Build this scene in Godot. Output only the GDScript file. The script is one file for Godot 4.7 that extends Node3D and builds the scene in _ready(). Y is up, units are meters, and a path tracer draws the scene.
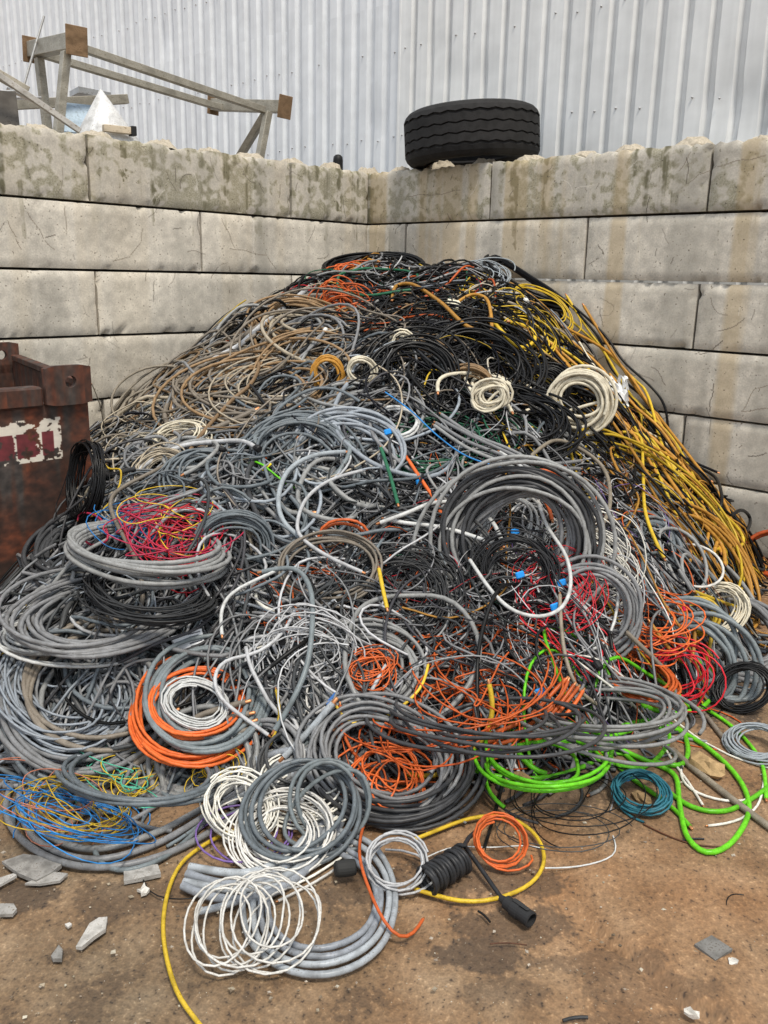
extends Node3D
# A heap of scrap cable in the corner of two concrete block walls, with a rusty skip, a steel frame and a tyre.
# Corner of the walls at the origin, left wall along DL, right wall along DR.

const DL := Vector3(-0.70710678, 0, 0.70710678)
const NL := Vector3(0.70710678, 0, 0.70710678)
const DR := Vector3(0.70710678, 0, 0.70710678)
const NR := Vector3(-0.70710678, 0, 0.70710678)
const TH := [-180.0, -135.0, -90.0, -57.0, -50.0, -38.0, -26.6, -10.0, 0.0, 16.0, 32.0, 55.0, 90.0, 135.0, 180.0]
const RR := [1.3, 1.35, 1.45, 1.78, 2.15, 3.15, 4.2, 3.85, 3.65, 3.02, 2.36, 2.05, 1.9, 1.5, 1.3]
const SKIP_S := 3.02
const SKIP_T := 1.60

var names := {}
var rnd := RandomNumberGenerator.new()
var mats := {}
var grime: ImageTexture
var bump: ImageTexture

# colour of the sheath (linear), words for it
const PAL := {
	"grey": [0.225, 0.23, 0.24, 0.45, "mid grey", 1],
	"dgrey": [0.06, 0.062, 0.067, 0.45, "dark grey", 1],
	"lgrey": [0.5, 0.51, 0.53, 0.42, "light grey", 1],
	"slate": [0.15, 0.175, 0.195, 0.45, "slate grey", 1],
	"bluegrey": [0.3, 0.335, 0.38, 0.42, "blue grey", 1],
	"conduit": [0.29, 0.315, 0.355, 0.4, "pale grey", 1],
	"black": [0.009, 0.009, 0.01, 0.42, "black", 1],
	"char": [0.028, 0.029, 0.032, 0.5, "charcoal", 1],
	"taupe": [0.22, 0.19, 0.155, 0.55, "dusty taupe", 1],
	"dtaupe": [0.24, 0.155, 0.085, 0.55, "tan brown", 1],
	"beige": [0.44, 0.38, 0.29, 0.5, "beige", 1],
	"ivory": [0.62, 0.57, 0.47, 0.45, "ivory", 1],
	"white": [0.68, 0.67, 0.64, 0.42, "white", 0.8],
	"orange": [0.58, 0.12, 0.03, 0.45, "orange", 0.75],
	"dorange": [0.4, 0.07, 0.015, 0.5, "rust orange", 0.7],
	"amber": [0.44, 0.22, 0.04, 0.5, "amber", 0.9],
	"yellow": [0.58, 0.4, 0.035, 0.45, "yellow", 0.8],
	"lime": [0.13, 0.52, 0.02, 0.35, "lime green", 1],
	"green": [0.02, 0.11, 0.06, 0.5, "dark green", 0.8],
	"red": [0.55, 0.02, 0.035, 0.45, "red", 0.5],
	"pink": [0.48, 0.035, 0.085, 0.45, "crimson", 0.5],
	"blue": [0.03, 0.2, 0.52, 0.45, "blue", 0.5],
	"teal": [0.035, 0.17, 0.23, 0.45, "teal", 0.8],
	"brown": [0.1, 0.04, 0.02, 0.5, "brown", 0.6],
	"violet": [0.16, 0.1, 0.3, 0.45, "violet", 0.5],
	"salmon": [0.5, 0.2, 0.13, 0.45, "salmon", 0.5],
	"mint": [0.1, 0.48, 0.33, 0.45, "mint", 0.5],
	"copper": [0.35, 0.14, 0.06, 0.4, "copper brown", 0.4],
}

# ---------------------------------------------------------------- helpers
func numbered(called: String) -> String:
	var k: int = names.get(called, 0)
	names[called] = k + 1
	return called if k == 0 else "%s_%03d" % [called, k]

func tag(o: Node, label: String, category := "", group := "", kind := "") -> void:
	if label: o.set_meta("label", label)
	if category: o.set_meta("category", category)
	if group: o.set_meta("group", group)
	if kind: o.set_meta("kind", kind)

func thing(called: String, label: String, category: String, tr := Transform3D(), group := "") -> Node3D:
	var o := Node3D.new()
	o.name = numbered(called)
	add_child(o)
	o.transform = tr
	tag(o, label, category, group)
	return o

func part(parent: Node, called: String, mesh: Mesh, m: Material, tr := Transform3D()) -> MeshInstance3D:
	var o := MeshInstance3D.new()
	o.name = called if parent != self else numbered(called)
	o.mesh = mesh
	o.material_override = m
	o.transform = tr
	parent.add_child(o, true)
	return o

func srgb(r: float, g: float, b: float) -> Color:
	return Color(r, g, b).linear_to_srgb()

func plain_mat(r: float, g: float, b: float, rough := 0.7, metal := 0.0) -> StandardMaterial3D:
	var m := StandardMaterial3D.new()
	m.albedo_color = srgb(r, g, b)
	m.roughness = rough
	m.metallic = metal
	m.metallic_specular = 0.32
	return m

func grimy(r: float, g: float, b: float, rough := 0.7, metal := 0.0, scale := 1.0) -> StandardMaterial3D:
	var m := plain_mat(r, g, b, rough, metal)
	m.albedo_texture = grime
	m.uv1_triplanar = true
	m.uv1_world_triplanar = true
	m.uv1_scale = Vector3.ONE * scale
	return m

func noise_bytes(w: int, h: int, freq: float, oct: int, sd: int, stretch := 1) -> PackedByteArray:
	var n := FastNoiseLite.new()
	n.noise_type = FastNoiseLite.TYPE_SIMPLEX_SMOOTH
	n.seed = sd
	n.frequency = freq
	n.fractal_octaves = oct
	var im := n.get_image(w, maxi(1, h / stretch), false, false, true)
	if stretch > 1: im.resize(w, h, Image.INTERPOLATE_BILINEAR)
	im.convert(Image.FORMAT_L8)
	return im.get_data()

func tex(im: Image) -> ImageTexture:
	im.generate_mipmaps()
	return ImageTexture.create_from_image(im)

func heap(x: float, z: float) -> float:
	var px := x + 0.1
	var pz := z - 0.7
	var t := clampf((px * 0.8 + pz * 0.4) / 0.8, 0.0, 1.0)
	var dx := px - 0.8 * t
	var dz := pz - 0.4 * t
	var a := rad_to_deg(atan2(dx, dz))
	var i := 1
	while a > TH[i]: i += 1
	var f: float = lerpf(RR[i - 1], RR[i], (a - TH[i - 1]) / (TH[i] - TH[i - 1]))
	var u := sqrt(dx * dx + dz * dz) / f
	if u >= 1.0: return 1.0 - u
	var h := 1.54 * (1.0 - pow(u, 1.35))
	var e := minf(1.0, h * 2.5)
	h -= 0.24 * e * exp(-pow((x + 1.75) / 0.45, 2) - pow((z - 3.9) / 0.5, 2))
	return h + e * (0.05 * sin(3.1 * x + 1.3) * sin(2.7 * z + 0.4) + 0.03 * sin(7.3 * x + 0.5) * cos(6.1 * z + 1.1))

func in_skip(p: Vector3, pad := 0.0) -> bool:
	var t := p.dot(NL)
	return t < SKIP_T + pad and t > 0.0 and p.dot(DL) > SKIP_S + 0.2 * t - pad

# keeps a point of a cable out of the walls, the skip and the ground
func keep_out(p: Vector3, r: float) -> Vector3:
	var t := p.dot(NL)
	if t < r + 0.03: p += NL * (r + 0.03 - t)
	t = p.dot(NR)
	if t < r + 0.03: p += NR * (r + 0.03 - t)
	if in_skip(p, r + 0.01):
		var a := SKIP_T + r + 0.01 - p.dot(NL)
		var b := p.dot(DL) - (SKIP_S + 0.2 * p.dot(NL) - r - 0.01)
		if a < b * 1.6: p += NL * a
		else: p -= DL * b
	if p.y < r: p.y = r
	return p

class Tubes:
	var v := PackedVector3Array()
	var n := PackedVector3Array()
	var c := PackedColorArray()
	var ix := PackedInt32Array()
	var tinted := false

	func add(pts: PackedVector3Array, r: float, sides: int, col := Color.WHITE) -> void:
		var k := pts.size()
		if k < 2: return
		var b := v.size()
		v.resize(b + k * sides)
		n.resize(b + k * sides)
		if tinted: c.resize(b + k * sides)
		var o := ix.size()
		ix.resize(o + (k - 1) * sides * 6 + (sides - 2) * 6)
		var t := (pts[1] - pts[0]).normalized()
		var nn := t.cross(Vector3.UP)
		if nn.length_squared() < 0.01: nn = t.cross(Vector3.RIGHT)
		nn = nn.normalized()
		var cs := PackedFloat32Array()
		var sn := PackedFloat32Array()
		for s in sides:
			cs.append(cos(TAU * s / sides))
			sn.append(sin(TAU * s / sides))
		var w := b
		for i in k:
			if i > 0 and i < k - 1: t = (pts[i + 1] - pts[i - 1]).normalized()
			elif i == k - 1: t = (pts[i] - pts[i - 1]).normalized()
			nn = (nn - t * nn.dot(t)).normalized()
			var bn := t.cross(nn)
			var p := pts[i]
			for s in sides:
				var d := nn * cs[s] + bn * sn[s]
				n[w] = d
				v[w] = p + d * r
				if tinted: c[w] = col
				w += 1
		for i in k - 1:
			var a := b + i * sides
			for s in sides:
				var s2 := (s + 1) % sides
				ix[o] = a + s; ix[o + 1] = a + s + sides; ix[o + 2] = a + s2
				ix[o + 3] = a + s2; ix[o + 4] = a + s + sides; ix[o + 5] = a + s2 + sides
				o += 6
		var e := b + (k - 1) * sides
		for s in sides - 2:
			ix[o] = b; ix[o + 1] = b + s + 1; ix[o + 2] = b + s + 2
			ix[o + 3] = e; ix[o + 4] = e + s + 2; ix[o + 5] = e + s + 1
			o += 6

	func mesh() -> ArrayMesh:
		var a := []
		a.resize(Mesh.ARRAY_MAX)
		a[Mesh.ARRAY_VERTEX] = v
		a[Mesh.ARRAY_NORMAL] = n
		if tinted: a[Mesh.ARRAY_COLOR] = c
		a[Mesh.ARRAY_INDEX] = ix
		var m := ArrayMesh.new()
		m.add_surface_from_arrays(Mesh.PRIMITIVE_TRIANGLES, a)
		return m

func wob(arr: PackedFloat32Array, x: float) -> float:
	var i := int(x)
	var f := x - i
	f = f * f * (3.0 - 2.0 * f)
	return lerpf(arr[i], arr[i + 1], f)

func rands(k: int) -> PackedFloat32Array:
	var a := PackedFloat32Array()
	for i in k: a.append(rnd.randf_range(-1, 1))
	return a

func coil_path(c: Vector3, nrm: Vector3, R: float, turns: float, wr: float, rs: float, ax: float, drift: Vector3, settle := 0.0, messy := false) -> PackedVector3Array:
	var u := nrm.cross(Vector3(0.31, 0.2, 0.93)).normalized()
	var v := nrm.cross(u)
	var seg := clampi(int(TAU * R / 0.028), 16, 36)
	var tail := rnd.randf_range(0.15, 0.75) if turns > 1.8 else 0.0
	var total := int((turns + tail) * seg)
	var k := int(turns * (2.7 if messy else 1.25)) + 5                  # every turn is a round of its own, shifted and tilted a little
	var a1 := rands(k)
	var a2 := rands(k)
	var a3 := rands(k)
	var a4 := rands(k)
	var a5 := rands(k)
	var a6 := rands(k)
	var kink := rands(total / 4 + 4)
	var a0 := rnd.randf() * TAU
	var lean := rnd.randf_range(0.05, 0.16) + rs * 0.35
	var flat := rnd.randf_range(0.0, 0.17)
	var fa := rnd.randf() * TAU
	var grow := rnd.randf_range(0.5, 1.6)
	var out := PackedVector3Array()
	for i in total + 1:
		var q := float(i) / total
		var x := q * (k - 3)
		var a := a0 + TAU * (turns + tail) * q
		var rr := R * (1.0 + rs * wob(a1, x) + flat * cos(2.0 * (a - fa)) + (0.045 if wr < 0.005 else 0.024) * wob(kink, i * 0.25))
		var over := maxf(0.0, (turns + tail) * q - turns)
		rr *= 1.0 + grow * over * over
		var p := c + drift * (q - 0.5) + (u * cos(a) + v * sin(a)) * rr
		var sh := R * rs * (1.15 if messy else 0.7)
		p += u * (sh * wob(a3, x)) + v * (sh * wob(a4, x))
		p += nrm * (ax * (0.5 + 0.5 * wob(a2, x)) + R * lean * 0.45 * (wob(a5, x) * cos(a) + wob(a6, x) * sin(a)))
		var f := maxf(heap(p.x, p.z) + settle, 0.0) + wr
		if over > 0.0: p.y = lerpf(p.y, f + 0.05 * (1.0 if f > 0.03 else 0.0), minf(1.0, over * 2.0))
		if p.y < f: p.y = f + (p.y - f) * 0.15 * exp((p.y - f) * 4.0)
		out.append(keep_out(p, wr))
	return out

# a loose cable that wanders over the heap in slow loops
func walk_path(x: float, z: float, length: float, loop_r: float, wr: float, lift: float, weave: float, flow: float) -> PackedVector3Array:
	var ds := clampf(loop_r * 0.24, 0.019, 0.045)
	var k := int(length / ds)
	var kk := int(length * 4.0) + 4
	var a1 := rands(kk)
	var a2 := rands(kk)
	var head := rnd.randf() * TAU
	if flow > 0.0: head = atan2(1.15, 0.8) + rnd.randfn(0.0, 0.75)   # down the right slope
	var sgn := 1.0 if rnd.randf() < 0.5 else -1.0
	var out := PackedVector3Array()
	for i in k:
		var q := float(i) / k * (kk - 2)
		var cur := sgn / loop_r * (1.0 + 0.75 * wob(a1, q))
		if flow > 0.0: cur = wob(a1, q) / loop_r * 2.2
		head += cur * ds
		var h := heap(x, z)
		if h < -0.012 and out.size() > 8: break
		var sl := 1.0
		x += sin(head) * ds * sl
		z += cos(head) * ds * sl
		var side := clampf(minf((x + z) * 0.7071, (z - x) * 0.7071) * 2.2, 0.0, 1.0)   # no piling up against the walls
		var p := Vector3(x, maxf(h + (lift * side if lift > 0.0 else lift) * minf(1.0, maxf(h, 0.0) * 8.0) + weave * wob(a2, q), 0.0), z)
		p = keep_out(p, wr)
		out.append(p)
	return out

func spline(pts: Array, ds := 0.025) -> PackedVector3Array:
	var out := PackedVector3Array()
	var k := pts.size()
	for i in k - 1:
		var p0: Vector3 = pts[maxi(i - 1, 0)]
		var p1: Vector3 = pts[i]
		var p2: Vector3 = pts[i + 1]
		var p3: Vector3 = pts[mini(i + 2, k - 1)]
		var st := maxi(2, int(p1.distance_to(p2) / ds))
		for j in st: out.append(p1.cubic_interpolate(p2, p0, p3, float(j) / st))
	out.append(pts[k - 1])
	return out

func smooth(p: PackedVector3Array, times := 1) -> PackedVector3Array:
	for t in times:
		for i in range(1, p.size() - 1): p[i] = p[i] * 0.5 + (p[i - 1] + p[i + 1]) * 0.25
	return p

func sheath(key: String, tone := 1.0) -> StandardMaterial3D:
	var id := "%s%.2f" % [key, tone]
	if not mats.has(id):
		var c: Array = PAL[key]
		mats[id] = grimy(c[0] * tone, c[1] * tone, c[2] * tone * (0.96 if tone > 1.0 else 1.0), c[3] - 0.08, 0.0, 3.1)
	return mats[id]

func cable(called: String, label: String, category: String, group: String, p: PackedVector3Array, wr: float, key: String) -> MeshInstance3D:
	var c := Vector3.ZERO
	var low := 1e9
	for q in p:
		c += q
		low = minf(low, q.y)
	c /= p.size()
	c.y = low
	for i in p.size(): p[i] -= c
	var t := Tubes.new()
	t.add(p, wr, 8 if wr > 0.0075 else 6, Color.WHITE)
	var o := part(self, called, t.mesh(), sheath(key, [0.85, 0.95, 1.05, 1.2][rnd.randi() % 4]), Transform3D(Basis(), c))
	tag(o, label, category, group)
	return o

# chamfered, slightly uneven box spanning lo..hi
func box_mesh(lo: Vector3, hi: Vector3, ch := 0.004) -> ArrayMesh:
	var st := SurfaceTool.new()
	st.begin(Mesh.PRIMITIVE_TRIANGLES)
	add_box(st, Transform3D(Basis(), (lo + hi) / 2), hi - lo, ch)
	st.generate_normals()
	return st.commit()

func tri(st: SurfaceTool, a: Vector3, b: Vector3, c: Vector3) -> void:
	st.add_vertex(a); st.add_vertex(b); st.add_vertex(c)

func quad(st: SurfaceTool, a: Vector3, b: Vector3, c: Vector3, d: Vector3) -> void:
	tri(st, a, b, c); tri(st, a, c, d)

func add_box(st: SurfaceTool, tr: Transform3D, size: Vector3, ch: float) -> void:
	st.set_smooth_group(-1)
	var h := size / 2
	ch = minf(ch, minf(h.x, minf(h.y, h.z)) * 0.9)
	var ax := [Vector3.RIGHT, Vector3.UP, Vector3.BACK]
	for a in 3:
		var b := (a + 1) % 3
		var c := (a + 2) % 3
		for s in [-1.0, 1.0]:
			var n: Vector3 = ax[a] * (h[a] * s)
			var e: Vector3 = ax[b] * (h[b] - ch)
			var f: Vector3 = ax[c] * (h[c] - ch) * s
			quad(st, tr * (n - e - f), tr * (n - e + f), tr * (n + e + f), tr * (n + e - f))
		for s in [-1.0, 1.0]:            # the chamfers along axis c, between faces a and b
			for q in [-1.0, 1.0]:
				var g: Vector3 = ax[c] * (h[c] - ch)
				var p1: Vector3 = ax[a] * h[a] * s + ax[b] * (h[b] - ch) * q
				var p2: Vector3 = ax[a] * (h[a] - ch) * s + ax[b] * h[b] * q
				if s * q < 0: quad(st, tr * (p1 - g), tr * (p2 - g), tr * (p2 + g), tr * (p1 + g))
				else: quad(st, tr * (p1 + g), tr * (p2 + g), tr * (p2 - g), tr * (p1 - g))
	for x in [-1.0, 1.0]:
		for y in [-1.0, 1.0]:
			for z in [-1.0, 1.0]:
				var p1 := Vector3(h.x * x, (h.y - ch) * y, (h.z - ch) * z)
				var p2 := Vector3((h.x - ch) * x, h.y * y, (h.z - ch) * z)
				var p3 := Vector3((h.x - ch) * x, (h.y - ch) * y, h.z * z)
				if x * y * z > 0: tri(st, tr * p1, tr * p3, tr * p2)
				else: tri(st, tr * p1, tr * p2, tr * p3)

# a beam of rectangular section from a to b
func beam_mesh(a: Vector3, b: Vector3, w: float, h: float, up := Vector3.UP, ch := 0.003) -> ArrayMesh:
	var x := (b - a).normalized()
	var z := x.cross(up).normalized()
	var y := z.cross(x)
	var st := SurfaceTool.new()
	st.begin(Mesh.PRIMITIVE_TRIANGLES)
	add_box(st, Transform3D(Basis(x, y, z), (a + b) / 2), Vector3(a.distance_to(b), h, w), ch)
	st.generate_normals()
	return st.commit()

func prism_mesh(outline: PackedVector2Array, h: float, rough := 0.0) -> ArrayMesh:
	var st := SurfaceTool.new()
	st.begin(Mesh.PRIMITIVE_TRIANGLES)
	st.set_smooth_group(-1)
	var idx := Geometry2D.triangulate_polygon(outline)
	var hs := []
	for q in outline: hs.append(h * (1.0 + rnd.randf_range(-rough, rough)))
	for i in range(0, idx.size(), 3):
		var a := outline[idx[i]]
		var b := outline[idx[i + 1]]
		var c := outline[idx[i + 2]]
		var A := Vector3(a.x, hs[idx[i]], a.y)
		var B := Vector3(b.x, hs[idx[i + 1]], b.y)
		var D := Vector3(c.x, hs[idx[i + 2]], c.y)
		if (B - A).cross(D - A).y > 0: tri(st, A, D, B)
		else: tri(st, A, B, D)
	var k := outline.size()
	for i in k:
		var a := outline[i]
		var b := outline[(i + 1) % k]
		quad(st, Vector3(a.x, 0, a.y), Vector3(b.x, 0, b.y), Vector3(b.x, hs[(i + 1) % k], b.y), Vector3(a.x, hs[i], a.y))
	st.generate_normals()
	return st.commit()

# surface of revolution about y; prof = [radius, height] pairs
func lathe_mesh(prof: Array, sides: int, sm := true) -> ArrayMesh:
	var st := SurfaceTool.new()
	st.begin(Mesh.PRIMITIVE_TRIANGLES)
	st.set_smooth_group(0 if sm else -1)
	for i in prof.size() - 1:
		for s in sides:
			var a := TAU * s / sides
			var b := TAU * (s + 1) / sides
			var p0 := Vector3(cos(a) * prof[i][0], prof[i][1], sin(a) * prof[i][0])
			var p1 := Vector3(cos(b) * prof[i][0], prof[i][1], sin(b) * prof[i][0])
			var p2 := Vector3(cos(b) * prof[i + 1][0], prof[i + 1][1], sin(b) * prof[i + 1][0])
			var p3 := Vector3(cos(a) * prof[i + 1][0], prof[i + 1][1], sin(a) * prof[i + 1][0])
			if prof[i][0] > 1e-5: tri(st, p0, p1, p2)
			if prof[i + 1][0] > 1e-5: tri(st, p0, p2, p3)
	st.generate_normals()
	return st.commit()

# ---------------------------------------------------------------- the setting
func make_textures() -> void:
	var a := noise_bytes(512, 512, 0.012, 5, 11)
	var b := noise_bytes(512, 512, 0.09, 3, 12)
	var im := Image.create(512, 512, false, Image.FORMAT_RGB8)
	var d := im.get_data()
	var w := 0
	for i in 512 * 512:
		var q := 0.80 + 0.20 * clampf(a[i] / 110.0 - 0.35, 0.0, 1.0) - 0.10 * clampf((b[i] - 150) / 60.0, 0.0, 1.0)
		var mud := clampf((b[i] - 168) / 24.0, 0.0, 1.0) * clampf((a[i] - 120) / 40.0, 0.0, 1.0)
		d[w] = int(lerpf(255 * q, 150, mud * 0.7))
		d[w + 1] = int(lerpf((246 + 8 * q) * q, 128, mud * 0.7))
		d[w + 2] = int(lerpf((232 + 20 * q) * q, 104, mud * 0.7))
		w += 3
	grime = tex(Image.create_from_data(512, 512, false, Image.FORMAT_RGB8, d))
	var nn := FastNoiseLite.new()
	nn.seed = 5
	nn.frequency = 0.035
	nn.fractal_octaves = 5
	bump = tex(nn.get_seamless_image(512, 512))

# concrete face of one wall: 4.8 m by 2.4 m, with cement tone, pits, run-off stains, scrapes and hairline cracks
func wall_texture(sd: int, ochre: float, strokes: Array) -> ImageTexture:
	var W := 1024
	var H := 512
	var n1 := noise_bytes(W, H, 0.006, 4, sd)
	var n2 := noise_bytes(W, H, 0.05, 4, sd + 1)
	var n3 := noise_bytes(W, H, 0.22, 2, sd + 2)
	var st := noise_bytes(W, H, 0.045, 4, sd + 3, 40)
	var st2 := noise_bytes(W, H, 0.012, 4, sd + 4, 32)
	var ln := noise_bytes(W, 1, 0.02, 3, sd + 5)
	var fine := noise_bytes(W, H, 0.4, 1, sd + 6)
	var d := PackedByteArray()
	d.resize(W * H * 3)
	var w := 0
	for y in H:
		var row := int(y / (H / 6.0))
		var yr := fmod(y, H / 6.0) / (H / 6.0)
		for x in W:
			var i := y * W + x
			var v := 195.0 + (n1[i] - 128) * 0.16 + (n2[i] - 128) * 0.16 + (fine[i] - 128) * 0.11
			var r := v
			var g := v * 0.965
			var b := v * 0.90
			# run-off stains: dark brown-olive tongues hanging from the top of the wall, each its own length
			var reach := 0.30 + 1.0 * clampf((ln[x] - 70) / 110.0, 0.0, 1.0)
			if row == 0 or ln[x] > 150:
				var s := clampf((st[i] - 120) / 55.0, 0.0, 1.0) * (1.0 + ochre if (row + yr) < reach * 1.05 + (n2[i] - 128) * 0.004 else 0.12)
				s *= clampf((n2[i] - 70) / 110.0, 0.1, 1.0) * clampf((n1[(y / 3) * W + x] - 96) / 50.0, 0.15, 1.15)
				if row > 0: s *= 0.45
				r = lerpf(r, 86, minf(1.0, s) * 0.88)
				g = lerpf(g, 82, minf(1.0, s) * 0.88)
				b = lerpf(b, 62, minf(1.0, s) * 0.88)
			if row == 0:                             # lichen and soot patches on the weathered top course
				var gp := clampf((n2[i] + n1[i] - 236) / 60.0, 0.0, 1.0) * (0.5 + 0.5 * clampf((fine[i] - 90) / 60.0, 0.0, 1.0))
				r = lerpf(r, 112, gp * 0.7)
				g = lerpf(g, 108, gp * 0.7)
				b = lerpf(b, 84, gp * 0.7)
			# ochre streaks
			var o := clampf((st2[i] - 138) / 45.0, 0.0, 1.0) * ochre
			r = lerpf(r, 176, o)
			g = lerpf(g, 152, o)
			b = lerpf(b, 112, o)
			# greyer vertical washes
			var gw := clampf((110 - st2[i]) / 50.0, 0.0, 1.0) * 0.35
			r = lerpf(r, 140, gw)
			g = lerpf(g, 136, gw)
			b = lerpf(b, 126, gw)
			# pits and specks of dirt
			var pit := clampf((n3[i] - 196) / 20.0, 0.0, 1.0) * clampf((n2[i] - 138) / 30.0, 0.0, 1.0)
			r = lerpf(r, 70, pit * 0.8)
			g = lerpf(g, 62, pit * 0.8)
			b = lerpf(b, 52, pit * 0.8)
			d[w] = int(clampf(r, 0, 255))
			d[w + 1] = int(clampf(g, 0, 255))
			d[w + 2] = int(clampf(b, 0, 255))
			w += 3
	var im := Image.create_from_data(W, H, false, Image.FORMAT_RGB8, d)
	rnd.seed = sd
	for k in 240:                                   # scrapes and hairline marks
		var x := rnd.randf() * W
		var y := rnd.randf() * H
		var a := rnd.randf_range(0.9, 2.2)
		if rnd.randf() < 0.25: a = rnd.randf_range(-0.5, 0.5)
		var c := rnd.randf_range(-0.04, 0.04)
		var dark := rnd.randf() < 0.8
		var al := rnd.randf_range(0.25, 0.75)
		for q in int(rnd.randf_range(4, 38)):
			x += cos(a)
			y += sin(a)
			a += c + rnd.randf_range(-0.15, 0.15)
			stroke(im, x, y, Color8(66, 58, 50) if dark else Color8(214, 208, 196), al)
	for s in strokes:                               # the long cracks that can be seen
		for k in s.size() - 1:
			var p: Vector2 = s[k]
			var e: Vector2 = s[k + 1]
			var st_n := int(p.distance_to(e) * 213)
			for q in st_n:
				var m := p.lerp(e, float(q) / st_n)
				stroke(im, m.x * 213.3 + 0.8 * sin(q * 0.21), (2.4 - m.y) * 213.3 + 0.9 * sin(q * 0.13 + 1.0), Color8(96, 84, 70), 0.55)
	return tex(im)

func stroke(im: Image, x: float, y: float, c: Color, al: float) -> void:
	var xi := posmod(int(x), im.get_width())
	var yi := clampi(int(y), 0, im.get_height() - 1)
	im.set_pixel(xi, yi, im.get_pixel(xi, yi).lerp(c, al))

# one cast block: uneven front face, chipped arrises; local x along the wall, y up, z out of the wall
func block_mesh(x0: float, x1: float, y0: float, y1: float, sgn: float, top: bool) -> ArrayMesh:
	var st := SurfaceTool.new()
	st.begin(Mesh.PRIMITIVE_TRIANGLES)
	var nx := maxi(6, int((x1 - x0) / 0.032))
	var ny := 12
	var fz := rnd.randf_range(-0.006, 0.006)
	var tilt := rnd.randf_range(-0.004, 0.004)
	var ns := FastNoiseLite.new()
	ns.seed = rnd.randi() % 9999
	ns.frequency = 5.0
	var gp := []
	for j in ny + 1:
		var rowp := []
		for i in nx + 1:
			var x := lerpf(x0, x1, float(i) / nx)
			var y := lerpf(y0, y1, float(j) / ny)
			var ex := minf(x - x0, x1 - x)
			var ey := minf(y - y0, y1 - y)
			var z := fz + tilt * (y - y0) / 0.4 + ns.get_noise_2d(x * 2.0, y * 2.0) * 0.003
			var chip := maxf(0.0, ns.get_noise_2d(x * 9.0 + 7.0, y * 9.0) - 0.22)
			if minf(ex, ey) < 0.001: z -= 0.010 + chip * 0.06
			if top and y1 - y < 0.001: y -= 0.004 + maxf(0.0, ns.get_noise_2d(x * 5.0, 31.0)) * 0.05
			elif minf(ex, ey) < 0.04 and chip > 0.2: z -= (chip - 0.2) * 0.08
			if ey < 0.001 and not top: y += (0.004 if y < (y0 + y1) / 2 else -0.004) * chip
			rowp.append(Vector3(x, y, z))
		gp.append(rowp)
	st.set_smooth_group(0)
	var tx := func(p: Vector3) -> Vector2: return Vector2(absf(p.x) / 4.8, (2.4 - p.y) / 2.4)
	var put := func(p: Vector3) -> void:
		st.set_uv(tx.call(p) if p.z > -0.1 else tx.call(p) + Vector2(p.z, 0) / 4.8)
		st.add_vertex(p)
	for j in ny:
		for i in nx:
			var a: Vector3 = gp[j][i]
			var b: Vector3 = gp[j][i + 1]
			var c: Vector3 = gp[j + 1][i + 1]
			var e: Vector3 = gp[j + 1][i]
			for p in [a, c, b, a, e, c]: put.call(p)
	st.set_smooth_group(1)
	var zb := -0.4
	for i in nx:                                     # top and bottom
		for j in [0, ny]:
			var a: Vector3 = gp[j][i]
			var b: Vector3 = gp[j][i + 1]
			var c := Vector3(b.x, b.y, zb)
			var e := Vector3(a.x, a.y, zb)
			if j == 0:
				for p in [a, b, c, a, c, e]: put.call(p)
			else:
				for p in [a, c, b, a, e, c]: put.call(p)
	st.set_smooth_group(2)
	for j in ny:                                     # ends
		for i in [0, nx]:
			var a: Vector3 = gp[j][i]
			var b: Vector3 = gp[j + 1][i]
			var c := Vector3(b.x, b.y, zb)
			var e := Vector3(a.x, a.y, zb)
			if i == 0:
				for p in [a, c, b, a, e, c]: put.call(p)
			else:
				for p in [a, b, c, a, c, e]: put.call(p)
	st.set_smooth_group(3)
	var k00 := Vector3(x0, y0, zb)
	var k10 := Vector3(x1, y0, zb)
	var k11 := Vector3(x1, y1, zb)
	var k01 := Vector3(x0, y1, zb)
	for p in [k00, k10, k11, k00, k11, k01]: put.call(p)
	st.generate_normals()
	return st.commit()

func nub_mesh() -> ArrayMesh:
	var st := SurfaceTool.new()
	st.begin(Mesh.PRIMITIVE_TRIANGLES)
	st.set_smooth_group(-1)
	var ns := FastNoiseLite.new()
	ns.seed = rnd.randi() % 9999
	ns.frequency = 11.0
	var prof := [[0.135, -0.01], [0.115, 0.012], [0.085, 0.045], [0.06, 0.062], [0.0, 0.066]]
	var ring := []
	for q in prof:
		var r := []
		for s in 18:
			var a := TAU * s / 18
			var p := Vector3(cos(a) * q[0], q[1], sin(a) * q[0])
			p *= 1.0 + 0.28 * ns.get_noise_3dv(p * 2.0)
			p.y += ns.get_noise_3dv(p * 3.0 + Vector3.ONE) * 0.022
			r.append(p)
		ring.append(r)
	for i in prof.size() - 1:
		for s in 18:
			var s2 := (s + 1) % 18
			quad(st, ring[i][s], ring[i][s2], ring[i + 1][s2], ring[i + 1][s])
	st.generate_normals()
	return st.commit()

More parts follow.
